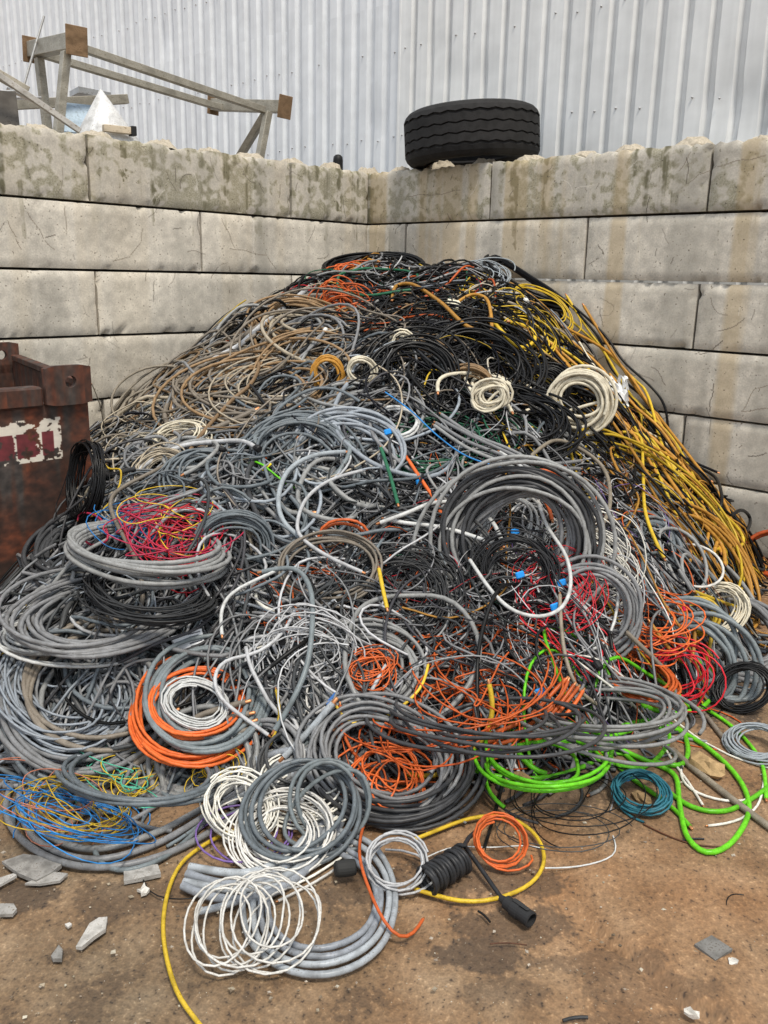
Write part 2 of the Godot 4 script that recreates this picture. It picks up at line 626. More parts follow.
func build_wall(label: String, tr: Transform3D, sgn: float, joints: Array, m: StandardMaterial3D, crumb: Material) -> void:
	var w := thing("concrete_block_wall", label, "wall", tr)
	for row in 6:
		var y1 := 2.4 - 0.4 * row - 0.0075
		var y0 := 2.4 - 0.4 * (row + 1) + 0.0075
		var js: Array = joints[row]
		for k in js.size() - 1:
			var a: float = js[k] * 0.4 + 0.008
			var b: float = js[k + 1] * 0.4 - 0.008
			var x0 := minf(a * sgn, b * sgn)
			var x1 := maxf(a * sgn, b * sgn)
			var bl := part(w, "block", block_mesh(x0, x1, y0, y1, sgn, row == 0), m)
			if row == 0:
				var x := ceilf(x0 / 0.4 - 0.3) * 0.4 + 0.2
				if x - 0.13 < x0: x = x0 + 0.2
				while x < x1 - 0.12:
					part(bl, "nub", nub_mesh(), crumb, Transform3D(Basis(Vector3.UP, rnd.randf() * 6.0).scaled(Vector3(rnd.randf_range(0.75, 1.1), rnd.randf_range(0.55, 1.0), rnd.randf_range(0.8, 1.1))), Vector3(x + rnd.randf_range(-0.03, 0.03), 2.388, -0.2 + rnd.randf_range(-0.02, 0.02))))
					x += 0.4

func build_ground() -> void:
	var W := 2048
	var H := 1024
	# colour of the packed dirt over a 5.0 m by 2.9 m patch (mirrored beyond): tan dust, brown mud, oily wet marks, pale grit
	var n1 := noise_bytes(W, H, 0.0022, 5, 41)
	var n2 := noise_bytes(W, H, 0.012, 5, 42)
	var n3 := noise_bytes(W, H, 0.11, 3, 43)
	var n4 := noise_bytes(W, H, 0.35, 1, 44)
	var d := PackedByteArray()
	d.resize(W * H * 3)
	var h8 := PackedByteArray()
	h8.resize(W * H)
	var spots := [[0.30, 5.33, 0.21, 0.11, 0.40], [0.39, 5.51, 0.16, 0.09, 0.42], [0.27, 5.62, 0.12, 0.06, 0.50], [1.27, 4.18, 0.29, 0.32, 0.60], [0.54, 5.65, 0.20, 0.05, 0.25], [0.64, 5.73, 0.17, 0.06, 0.20], [0.03, 5.36, 0.16, 0.10, 0.35], [-0.90, 5.40, 0.11, 0.07, 0.50], [0.30, 5.74, 0.13, 0.05, 0.25], [0.62, 4.91, 0.39, 0.12, 0.35], [0.61, 5.82, 0.20, 0.03, 0.20], [-0.66, 5.40, 0.16, 0.08, 0.25]]
	var w := 0
	for y in H:
		var wz := 3.9 + y * 2.9 / H
		var near := []
		for s in spots:
			if absf(wz - s[1]) < s[3] * 1.6: near.append(s)
		for x in W:
			var i := y * W + x
			var t := (n1[i] - 128) / 128.0
			var u := (n2[i] - 128) / 128.0
			var f := (n3[i] - 128) / 128.0
			var g := (n4[i] - 128) / 128.0
			var v := 1.0 + 0.14 * t + 0.17 * u + 0.16 * f + 0.09 * g
			var r := 118.0 * v
			var gg := (93.0 - 5.0 * t + 5.0 * u) * v
			var b := (67.0 - 7.0 * t + 9.0 * u) * v
			var dk := 0.0
			if near:
				var wx := -2.5 + x * 5.0 / W
				for s in near:
					var q: float = sqrt(pow((wx - s[0]) / s[2], 2) + pow((wz - s[1]) / s[3], 2)) + 0.55 * u + 0.22 * f
					if q < 1.0: dk = maxf(dk, s[4] * minf(1.0, (1.0 - q) * 5.0))
			if t * 0.5 + u + 0.3 * f < -0.62: dk = maxf(dk, 0.2)
			r = lerpf(r, 50, dk)
			gg = lerpf(gg, 41, dk)
			b = lerpf(b, 33, dk)
			if n3[i] > 196 and n4[i] > 120:
				r += 18; gg += 18; b += 17
			elif n3[i] < 52 and n4[i] < 150:
				r *= 0.62; gg *= 0.60; b *= 0.6
			d[w] = int(clampf(r, 0, 255))
			d[w + 1] = int(clampf(gg, 0, 255))
			d[w + 2] = int(clampf(b, 0, 255))
			h8[i] = int(clampf(128 + 50 * u + 34 * f + 20 * g, 0, 255))
			w += 3
	var m := StandardMaterial3D.new()
	m.albedo_texture = tex(Image.create_from_data(W, H, false, Image.FORMAT_RGB8, d))
	m.roughness = 0.82
	m.heightmap_enabled = true
	m.heightmap_texture = tex(Image.create_from_data(W, H, false, Image.FORMAT_L8, h8))
	m.heightmap_scale = 1.2
	var st := SurfaceTool.new()
	st.begin(Mesh.PRIMITIVE_TRIANGLES)
	st.set_smooth_group(0)
	var ns := FastNoiseLite.new()
	ns.seed = 77
	ns.frequency = 1.1
	ns.fractal_octaves = 4
	var xs := [-60.0, -20.0, -8.0, -4.0]
	for i in 201: xs.append(-2.5 + i * 0.025)
	xs.append_array([4.0, 8.0, 20.0, 60.0])
	var zs := [-60.0, -20.0, -8.0, -2.0, 1.0, 3.0]
	for i in 117: zs.append(3.9 + i * 0.025)
	zs.append_array([8.0, 12.0, 20.0, 60.0])
	var y_at := func(x: float, z: float) -> float:
		var y := ns.get_noise_2d(x * 1.5, z * 1.5) * 0.012 - 0.012
		# a shallow broken edge of the slab crosses the front right
		var e := (z - 5.434) - (x - 0.510) * 1.678 - 0.10 * ns.get_noise_2d(x * 3.0, z * 3.0)
		y += 0.016 * smoothstep(0.0, 0.05, -e) * smoothstep(0.510, 0.510 + 0.15, x)
		y -= 0.026 * exp(-pow(e / 0.028, 2.0)) * smoothstep(0.510 - 0.05, 0.510 + 0.1, x) * (0.6 + 0.6 * ns.get_noise_2d(x * 6.0, z * 2.0))
		return minf(y, 0.0) if z < 5.3 else y
	for j in zs.size() - 1:
		for i in xs.size() - 1:
			for q in [[0, 0], [1, 0], [1, 1], [0, 0], [1, 1], [0, 1]]:
				var x: float = xs[i + q[0]]
				var z: float = zs[j + q[1]]
				var cx := clampf(x, -2.5, 2.5)
				st.set_uv(Vector2((x + 2.5) / 5.0, (z - 3.9) / 2.9))
				st.add_vertex(Vector3(x, y_at.call(x, z) if absf(x) < 2.6 and z > 3.8 and z < 6.9 else -0.012, z))
	st.generate_normals()
	st.generate_tangents()
	var o := part(self, "ground", st.commit(), m)
	tag(o, "brown packed dirt yard floor with wet marks and grit", "", "", "structure")

func painted(r: float, g: float, b: float) -> StandardMaterial3D:
	var m := plain_mat(r, g, b, 0.42)
	var n := noise_bytes(512, 512, 0.02, 5, 21)
	var s := noise_bytes(512, 512, 0.05, 3, 22, 32)
	var d := PackedByteArray()
	d.resize(512 * 512)
	for i in 512 * 512: d[i] = int(clampf(238 + (n[i] - 128) * 0.07 + (s[i] - 128) * 0.09, 0, 255))
	m.albedo_texture = tex(Image.create_from_data(512, 512, false, Image.FORMAT_L8, d))
	m.uv1_triplanar = true
	m.uv1_world_triplanar = true
	m.uv1_scale = Vector3.ONE * 0.5
	return m

func build_building() -> void:
	# profiled steel cladding of the shed behind the right wall: one plane, two kinds of sheet
	var off := -1.2
	var tr := Transform3D(Basis(DR, Vector3.UP, NR), NR * off)
	var b := thing("corrugated_shed", "tall shed clad in pale ribbed steel sheets behind the block walls", "building", tr)
	var white := painted(0.79, 0.80, 0.795)
	var blue := painted(0.79, 0.815, 0.84)
	var dents := [[-0.32, 3.42, 0.13, 0.25, 0.02], [-0.05, 3.25, 0.1, 0.2, 0.018], [0.2, 3.2, 0.1, 0.22, 0.018], [2.28, 2.85, 0.16, 0.3, 0.03], [2.55, 2.75, 0.2, 0.35, 0.04], [-4.6, 4.3, 0.2, 0.3, 0.02], [-1.1, 3.0, 0.12, 0.2, 0.015]]
	var ns := FastNoiseLite.new()
	ns.seed = 3
	ns.frequency = 2.0
	var screws := []
	var s := -12.0
	var join := -0.78
	while s < 7.0:
		var left := s < join - 0.01
		var pitch := 0.205 if left else 0.2
		var wid := pitch * 5.0
		var e := s + wid
		if left and e > join: e = join
		# across one rib: [fraction of the pitch, depth]
		var prof := [[0.0, 0.0], [0.46, 0.0], [0.62, -0.042], [0.84, -0.042], [1.0, 0.0]] if left else [[0.0, 0.0], [0.60, 0.0], [0.72, -0.045], [0.88, -0.045], [1.0, 0.0]]
		var cols := []
		var x := s
		while x < e - 0.001:
			for q in prof.slice(0, 4):
				if x + q[0] * pitch < e: cols.append([x + q[0] * pitch, q[1]])
			x += pitch
		cols.append([e, 0.0])
		var ny := 44
		var st := SurfaceTool.new()
		st.begin(Mesh.PRIMITIVE_TRIANGLES)
		var proud := 0.0 if left else 0.03
		var P := func(i: int, j: int) -> Vector3:
			var px: float = cols[i][0]
			var y := 0.0 if j == 0 else 2.1 + (j - 1) * 0.11
			if j == ny: y = 7.5
			var z: float = cols[i][1] + proud + ns.get_noise_2d(px, y * 0.7) * 0.003
			for q in dents:
				var dd := pow((px - q[0]) / q[2], 2) + pow((y - q[1]) / q[3], 2)
				if dd < 4.0: z -= q[4] * exp(-dd * 1.4) * (1.0 + 0.9 * ns.get_noise_2d(px * 9.0, y * 9.0))
			return Vector3(px, y, z)
		for j in ny:
			for i in cols.size() - 1:
				st.set_smooth_group(i + 1)
				quad(st, P.call(i, j), P.call(i, j + 1), P.call(i + 1, j + 1), P.call(i + 1, j))
		st.generate_normals()
		part(b, "cladding_sheet", st.commit(), blue if left else white)
		x = s
		while x < e - 0.05:
			for y in [2.86, 3.60, 4.5]:
				if rnd.randf() < 0.85: screws.append(Vector3(x + pitch * 0.25 + rnd.randf_range(-0.01, 0.01), y + rnd.randf_range(-0.02, 0.02), proud + 0.004))
			x += pitch
		s = e
	part(b, "edge_trim", box_mesh(Vector3(join - 0.03, 0.0, 0.012), Vector3(join + 0.0, 7.5, 0.034)), white)
	var st := SurfaceTool.new()
	st.begin(Mesh.PRIMITIVE_TRIANGLES)
	var head := SphereMesh.new()
	head.radius = 0.009
	head.height = 0.016
	head.radial_segments = 6
	head.rings = 3
	for q in screws: st.append_from(head, 0, Transform3D(Basis(), q))
	var sc := part(b, "screws", st.commit(), plain_mat(0.42, 0.42, 0.42, 0.5, 0.3))
	tag(sc, "", "", "", "stuff")
	part(b, "rear_wall", box_mesh(Vector3(-12, 0, -6.2), Vector3(7, 7.5, -6.0)), white)
	part(b, "roof", box_mesh(Vector3(-12.3, 7.5, -6.4), Vector3(7.3, 7.62, 0.2)), plain_mat(0.3, 0.31, 0.33, 0.5))

# ---------------------------------------------------------------- objects
func rust_texture(paint: bool) -> ImageTexture:
	var W := 640
	var H := 320
	var n1 := noise_bytes(W, H, 0.012, 5, 61)
	var n2 := noise_bytes(W, H, 0.06, 4, 62)
	var n3 := noise_bytes(W, H, 0.03, 3, 63, 12)
	var n4 := noise_bytes(W, H, 0.035, 4, 64)
	var d := PackedByteArray()
	d.resize(W * H * 3)
	var w := 0
	for y in H:
		for x in W:
			var i := y * W + x
			var t := n1[i] / 255.0
			var u := (n2[i] - 128) / 128.0
			var s := n3[i] / 255.0
			var c := Color8(58, 36, 27).lerp(Color8(92, 48, 29), clampf((t - 0.4) * 3.0, 0, 1))
			c = c.lerp(Color8(58, 56, 54), clampf((s - 0.5) * 4.0, 0, 1) * 0.85)
			c = c.lerp(Color8(46, 34, 28), clampf((0.42 - t) * 4.0, 0, 1) * 0.7)
			c = c * (1.0 + 0.42 * u)
			if paint:
				var px := x / 640.0 * 2.6        # metres from the right end
				var py := 1.15 - y / 320.0 * 1.15
				# flaking white lettering panel with a dark red word on it
				if px > 0.13 and px < 2.2 and py > 0.88 and py < 1.085:
					var edge := minf(minf(px - 0.13, 0.5), minf(py - 0.88, 1.085 - py)) * 7.0
					var flake := n4[i] / 255.0 * 1.25 - 0.14 + 0.6 * u + minf(edge, 0.2)
					if flake > 0.56:
						c = Color8(204, 196, 182) * (1.0 + 0.08 * u)
					if py < 1.02 and py > 0.905 and px > 0.17:
						var ph := fmod(px * 9.0, 1.0)
						if ph > 0.14 + 0.25 * u and flake > 0.40 + 0.12 * sin(px * 31.0): c = Color8(98, 38, 42) * (1.0 + 0.2 * u)
			d[w] = int(clampf(c.r, 0, 1) * 255)
			d[w + 1] = int(clampf(c.g, 0, 1) * 255)
			d[w + 2] = int(clampf(c.b, 0, 1) * 255)
			w += 3
	return tex(Image.create_from_data(W, H, false, Image.FORMAT_RGB8, d))

func build_skip() -> void:
	# local x runs towards the corner, z out into the yard; origin at the foot of the end nearest the corner
	var tr := Transform3D(Basis(-DL, Vector3.UP, NL), DL * 3.34 + NL * 1.57)
	var k := thing("rusty_skip", "rusty brown steel skip with peeling white and red paint against the wall", "skip", tr)
	var m := StandardMaterial3D.new()
	m.albedo_texture = rust_texture(true)
	m.roughness = 0.78
	var r := StandardMaterial3D.new()
	r.albedo_texture = rust_texture(false)
	r.roughness = 0.8
	r.uv1_triplanar = true
	r.uv1_world_triplanar = true
	r.uv1_scale = Vector3.ONE * 0.8
	var L := 2.6
	var D := 1.36
	var st := SurfaceTool.new()                     # painted front sheet, slightly buckled, with its own UV
	st.begin(Mesh.PRIMITIVE_TRIANGLES)
	st.set_smooth_group(0)
	var ns := FastNoiseLite.new()
	ns.seed = 8
	ns.frequency = 1.6
	for j in 12:
		for i in 26:
			for q in [[0, 0], [1, 1], [1, 0], [0, 0], [0, 1], [1, 1]]:
				var x: float = (i + q[0]) / 26.0
				var y: float = (j + q[1]) / 12.0
				st.set_uv(Vector2(x, 1.0 - y))
				st.add_vertex(Vector3(-x * L, y * 1.04, -0.004 + ns.get_noise_2d(x * L, y) * 0.012 * minf(1.0, x * 8.0)))
	st.generate_normals()
	part(k, "front_sheet", st.commit(), m)
	part(k, "front_wall", box_mesh(Vector3(-L, 0.02, -0.05), Vector3(0, 1.04, -0.018)), r)
	part(k, "rear_wall", box_mesh(Vector3(-L, 0.02, -D), Vector3(0.30, 1.08, -D + 0.03)), r)
	part(k, "end_wall", beam_mesh(Vector3(-0.012, 0.56, -0.055), Vector3(0.275, 0.56, -D + 0.035), 0.03, 1.08), r)
	part(k, "end_wall", box_mesh(Vector3(-L, 0.02, -D + 0.032), Vector3(-L + 0.03, 1.08, -0.052)), r)
	part(k, "floor", box_mesh(Vector3(-L + 0.032, 0.03, -D + 0.032), Vector3(-0.034, 0.06, -0.052)), r)
	part(k, "top_rail", box_mesh(Vector3(-L, 1.03, -0.062), Vector3(-0.215, 1.115, 0.022), 0.008), r)
	part(k, "top_rail", box_mesh(Vector3(-L, 1.07, -D - 0.01), Vector3(0.11, 1.13, -D + 0.06), 0.008), r)
	part(k, "top_rail", beam_mesh(Vector3(-0.012, 1.118, -0.066), Vector3(0.27, 1.118, -D + 0.064), 0.05, 0.03), r)
	part(k, "side_rib", box_mesh(Vector3(-0.66, 0.03, 0.016), Vector3(-0.58, 1.028, 0.06), 0.008), r)
	part(k, "side_rib", box_mesh(Vector3(-1.56, 0.03, 0.016), Vector3(-1.48, 1.028, 0.06), 0.008), r)
	for z in [0.0, -D]:                             # lifting plates with a round hole
		var cx := -0.1 if z == 0.0 else 0.2
		var cy := 1.115
		var ps := SurfaceTool.new()
		ps.begin(Mesh.PRIMITIVE_TRIANGLES)
		ps.set_smooth_group(-1)
		var N := 20
		for i in N:
			var a := TAU * i / N
			var b2 := TAU * (i + 1) / N
			var o1 := rim(a) 
			var o2 := rim(b2)
			var h1 := Vector2(cos(a), sin(a)) * 0.026 + Vector2(0.01, 0.015)
			var h2 := Vector2(cos(b2), sin(b2)) * 0.026 + Vector2(0.01, 0.015)
			for zz in [0.03, 0.0]:
				var A := Vector3(cx + o1.x, cy + o1.y, z + zz)
				var B := Vector3(cx + o2.x, cy + o2.y, z + zz)
				var C := Vector3(cx + h2.x, cy + h2.y, z + zz)
				var E := Vector3(cx + h1.x, cy + h1.y, z + zz)
				if zz > 0: quad(ps, A, E, C, B)
				else: quad(ps, A, B, C, E)
			quad(ps, Vector3(cx + o1.x, cy + o1.y, z), Vector3(cx + o1.x, cy + o1.y, z + 0.03), Vector3(cx + o2.x, cy + o2.y, z + 0.03), Vector3(cx + o2.x, cy + o2.y, z))
			quad(ps, Vector3(cx + h1.x, cy + h1.y, z), Vector3(cx + h2.x, cy + h2.y, z), Vector3(cx + h2.x, cy + h2.y, z + 0.03), Vector3(cx + h1.x, cy + h1.y, z + 0.03))
		ps.generate_normals()
		part(k, "lifting_plate", ps.commit(), r)

func rim(a: float) -> Vector2:
	var c := Vector2(cos(a), sin(a))
	var q := minf(0.105 / maxf(absf(c.x), 1e-4), 0.085 / maxf(absf(c.y), 1e-4))
	return c * q

func build_tyre() -> void:
	var R := 0.50
	var Wd := 0.365
	var m := grimy(0.026, 0.0255, 0.026, 0.8, 0.0, 2.0)
	var rg := plain_mat(0.014, 0.014, 0.015, 0.8)
	var c := DR * 0.80 - NR * 0.27 + Vector3.UP * (2.4 + 0.025 + Wd / 2)
	var b := Basis(NR, deg_to_rad(3.6)) * Basis(DR, deg_to_rad(2.0))
	var t := thing("truck_tyre", "black truck tyre lying flat on top of the right block wall", "tyre", Transform3D(b, c))
	# tread with zigzag grooves: cross-section by rings that wander
	var prof := []
	var hw := Wd / 2
	prof = [[0.30, -hw + 0.05, 0], [0.36, -hw + 0.005, 0], [0.44, -hw - 0.0, 0], [0.466, -hw + 0.012, 0], [0.488, -hw + 0.035, 0]]
	for g in [-0.105, -0.035, 0.035, 0.105]:
		var gw := 0.008 if absf(g) > 0.05 else 0.004
		prof.append([R, g - gw - 0.002, 1])
		prof.append([R - 0.014, g - gw + 0.002, 1])
		prof.append([R - 0.014, g + gw - 0.002, 1])
		prof.append([R, g + gw + 0.002, 1])
	prof.append_array([[0.488, hw - 0.035, 0], [0.466, hw - 0.012, 0], [0.44, hw, 0], [0.36, hw - 0.005, 0], [0.30, hw - 0.05, 0], [0.30, hw - 0.065, 0], [0.42, hw - 0.03, 0], [0.455, 0.1, 0], [0.468, 0.0, 0], [0.455, -0.1, 0], [0.42, -hw + 0.03, 0], [0.30, -hw + 0.065, 0], [0.30, -hw + 0.05, 0]])
	var N := 168
	var st := SurfaceTool.new()
	st.begin(Mesh.PRIMITIVE_TRIANGLES)
	st.set_smooth_group(-1)
	var P := func(i: int, s: int) -> Vector3:
		var q: Array = prof[i]
		var a := TAU * s / N
		var zig := absf(fmod(s, 6.0) - 3.0) / 3.0 - 0.5
		return Vector3(cos(a) * q[0], q[1] + q[2] * zig * 0.011, sin(a) * q[0])
	for i in prof.size() - 1:
		for s in N: quad(st, P.call(i, s), P.call(i, (s + 1) % N), P.call(i + 1, (s + 1) % N), P.call(i + 1, s))
	st.generate_normals()
	part(t, "casing", st.commit(), m)
	part(t, "bead", lathe_mesh([[0.292, hw - 0.06], [0.286, hw - 0.05], [0.292, hw - 0.042], [0.304, hw - 0.046]], 48), rg)
	part(t, "bead", lathe_mesh([[0.304, -hw + 0.046], [0.292, -hw + 0.042], [0.286, -hw + 0.05], [0.292, -hw + 0.06]], 48), rg)

func build_scrap() -> void:
	var bank := part(self, "embankment", box_mesh(Vector3(-5.6, 0, -3.2), Vector3(0, 2.02, -0.42), 0.05), plain_mat(0.2, 0.17, 0.13, 0.95), Transform3D(Basis(-DL, Vector3.UP, NL), Vector3.ZERO))
	tag(bank, "raised earth bank behind the left block wall", "", "", "structure")
	var steel := grimy(0.36, 0.34, 0.29, 0.5, 0.35, 1.5)
	var rusty := grimy(0.26, 0.17, 0.10, 0.7, 0.2, 2.0)
	var fr := thing("steel_trestle", "grey steel trestle frame with square end plates behind the left wall", "steel frame", Transform3D(Basis(), Vector3(-2.057, 2.020, 0.926)))
	part(fr, "cross_beam", beam_mesh(Vector3(-0.361, 1.095, -0.516), Vector3(0.103, 1.042, 0.010), 0.090, 0.100, Vector3.UP), steel)
	part(fr, "cross_beam", beam_mesh(Vector3(0.752, 0.941, -1.572), Vector3(1.375, 0.863, -1.121), 0.090, 0.090, Vector3.UP), steel)
	part(fr, "rail", beam_mesh(Vector3(0.116, 1.023, -0.116), Vector3(1.218, 0.835, -1.105), 0.055, 0.048, Vector3.UP), steel)
	part(fr, "rail", beam_mesh(Vector3(-0.273, 1.056, -0.477), Vector3(0.832, 0.904, -1.482), 0.055, 0.048, Vector3.UP), steel)
	part(fr, "end_plate", beam_mesh(Vector3(0.106, 1.042, 0.013), Vector3(0.114, 1.041, 0.022), 0.150, 0.180), rusty)
	part(fr, "end_plate", beam_mesh(Vector3(-0.372, 1.096, -0.528), Vector3(-0.364, 1.095, -0.519), 0.140, 0.170), rusty)
	part(fr, "end_plate", beam_mesh(Vector3(1.379, 0.863, -1.118), Vector3(1.388, 0.861, -1.111), 0.150, 0.170), rusty)
	part(fr, "end_plate", beam_mesh(Vector3(0.739, 0.942, -1.582), Vector3(0.749, 0.941, -1.575), 0.130, 0.150), rusty)
	part(fr, "leg", beam_mesh(Vector3(0.023, 0.981, -0.023), Vector3(-0.108, -0.020, 0.108), 0.055, 0.055, NL), steel)
	part(fr, "leg", beam_mesh(Vector3(-0.300, 1.030, -0.449), Vector3(-0.260, -0.020, -0.489), 0.055, 0.055, NL), steel)
	part(fr, "leg", beam_mesh(Vector3(1.250, 0.821, -1.108), Vector3(1.093, -0.020, -0.952), 0.055, 0.055, NL), steel)
	part(fr, "leg", beam_mesh(Vector3(1.222, 0.804, -1.138), Vector3(0.428, -0.020, -2.343), 0.055, 0.055, NL), steel)
	tag(part(self, "angle_bar", beam_mesh(Vector3(-0.225, 0.153, 0.140), Vector3(0.225, -0.153, -0.140), 0.035, 0.035), grimy(0.5, 0.48, 0.45, 0.5, 0.3), Transform3D(Basis(), Vector3(-2.116, 2.627, 1.324))), "pale metal bar slanting down before the trestle legs", "metal bar")
	tag(part(self, "steel_beam", beam_mesh(Vector3(-0.416, -0.095, 0.346), Vector3(0.416, 0.095, -0.346), 0.060, 0.070), steel, Transform3D(Basis(), Vector3(-2.376, 2.847, -0.028))), "brown steel beam lying level behind the trestle legs", "steel beam")
	tag(part(self, "timber", beam_mesh(Vector3(-0.129, 0.071, 0.058), Vector3(0.129, -0.071, -0.058), 0.120, 0.050), grimy(0.38, 0.35, 0.29, 0.8), Transform3D(Basis(), Vector3(-2.437, 2.822, 0.952))), "weathered board slanting at the edge of the scrap", "board")
	tag(part(self, "metal_rod", beam_mesh(Vector3(0.062, 0.263, -0.098), Vector3(-0.062, -0.263, 0.098), 0.014, 0.014), grimy(0.4, 0.4, 0.4, 0.5, 0.4), Transform3D(Basis(), Vector3(-2.349, 3.046, 0.617))), "thin grey rod leaning against the trestle", "metal rod")
	tag(part(self, "metal_plate", beam_mesh(Vector3(-0.012, 0.109, -0.023), Vector3(0.012, -0.109, 0.023), 0.160, 0.050), grimy(0.12, 0.11, 0.10, 0.7), Transform3D(Basis(), Vector3(-2.326, 2.571, 1.301))), "dark grey slab standing at the left of the scrap", "slab")
	tag(part(self, "sheet_panel", beam_mesh(Vector3(-0.036, 0.114, -0.070), Vector3(0.036, -0.114, 0.070), 0.300, 0.012), grimy(0.30, 0.38, 0.46, 0.4, 0.2), Transform3D(Basis(), Vector3(-2.164, 2.695, 0.219))), "blue grey sheet leaning behind the trestle legs", "sheet")
	tag(part(self, "sheet_panel", beam_mesh(Vector3(-0.107, 0.007, 0.071), Vector3(0.107, -0.007, -0.071), 0.250, 0.050), grimy(0.35, 0.36, 0.37, 0.4, 0.3), Transform3D(Basis(), Vector3(-2.259, 2.969, -0.393))), "plain grey sheet edge above the steel beam", "sheet")
	tag(part(self, "batten", beam_mesh(Vector3(-0.077, 0.000, 0.049), Vector3(0.077, -0.000, -0.049), 0.050, 0.045), grimy(0.55, 0.47, 0.36, 0.8), Transform3D(Basis(), Vector3(-1.702, 2.516, 0.995))), "short pale batten with a dark end beside the metal cone", "batten")
	tag(part(self, "rubber_cap", beam_mesh(Vector3(-0.014, -0.000, 0.011), Vector3(0.014, 0.000, -0.011), 0.060, 0.060), plain_mat(0.02, 0.02, 0.02, 0.6), Transform3D(Basis(), Vector3(-1.611, 2.516, 0.936))), "black rubber cap at the end of the pale batten", "cap")
	tag(part(self, "metal_offcut", beam_mesh(Vector3(-0.072, -0.011, 0.036), Vector3(0.072, 0.011, -0.036), 0.070, 0.010), grimy(0.6, 0.6, 0.6, 0.35, 0.6), Transform3D(Basis(), Vector3(-2.364, 2.723, 1.056))), "bent strip of bright sheet metal lying in the scrap", "metal strip", "bright strips in the scrap")
	tag(part(self, "metal_offcut", beam_mesh(Vector3(-0.071, 0.032, 0.035), Vector3(0.071, -0.032, -0.035), 0.070, 0.010), grimy(0.6, 0.6, 0.6, 0.35, 0.6), Transform3D(Basis(), Vector3(-2.360, 2.729, 0.910))), "bent strip of bright sheet metal lying in the scrap", "metal strip", "bright strips in the scrap")
	tag(part(self, "metal_offcut", beam_mesh(Vector3(-0.075, -0.011, 0.040), Vector3(0.075, 0.011, -0.040), 0.070, 0.010), grimy(0.6, 0.6, 0.6, 0.35, 0.6), Transform3D(Basis(), Vector3(-2.357, 2.734, 0.766))), "bent strip of bright sheet metal lying in the scrap", "metal strip", "bright strips in the scrap")
	tag(part(self, "metal_offcut", beam_mesh(Vector3(-0.073, 0.049, 0.038), Vector3(0.073, -0.049, -0.038), 0.070, 0.010), grimy(0.6, 0.6, 0.6, 0.35, 0.6), Transform3D(Basis(), Vector3(-2.352, 2.747, 0.620))), "bent strip of bright sheet metal lying in the scrap", "metal strip", "bright strips in the scrap")
	tag(part(self, "metal_cone", lathe_mesh([[0.0, 0.783], [0.012, 0.773], [0.518, 0.0], [0.504, 0.0]], 28), grimy(0.72, 0.73, 0.74, 0.35, 0.1, 2.0), Transform3D(Basis(Vector3(0, 0, 1), 0.06), Vector3(-1.804, 2.020, 0.786))), "pale galvanised metal cone standing behind the left wall", "metal cone")
	tag(part(self, "pipe_end", lathe_mesh([[0.0, 0.575], [0.02, 0.570], [0.038, 0.555], [0.042, 0.525], [0.042, 0.0]], 18), plain_mat(0.012, 0.012, 0.012, 0.5), Transform3D(Basis(), Vector3(-0.263, 2.020, -0.614))), "black rounded pipe end showing above the wall near the corner", "pipe end")

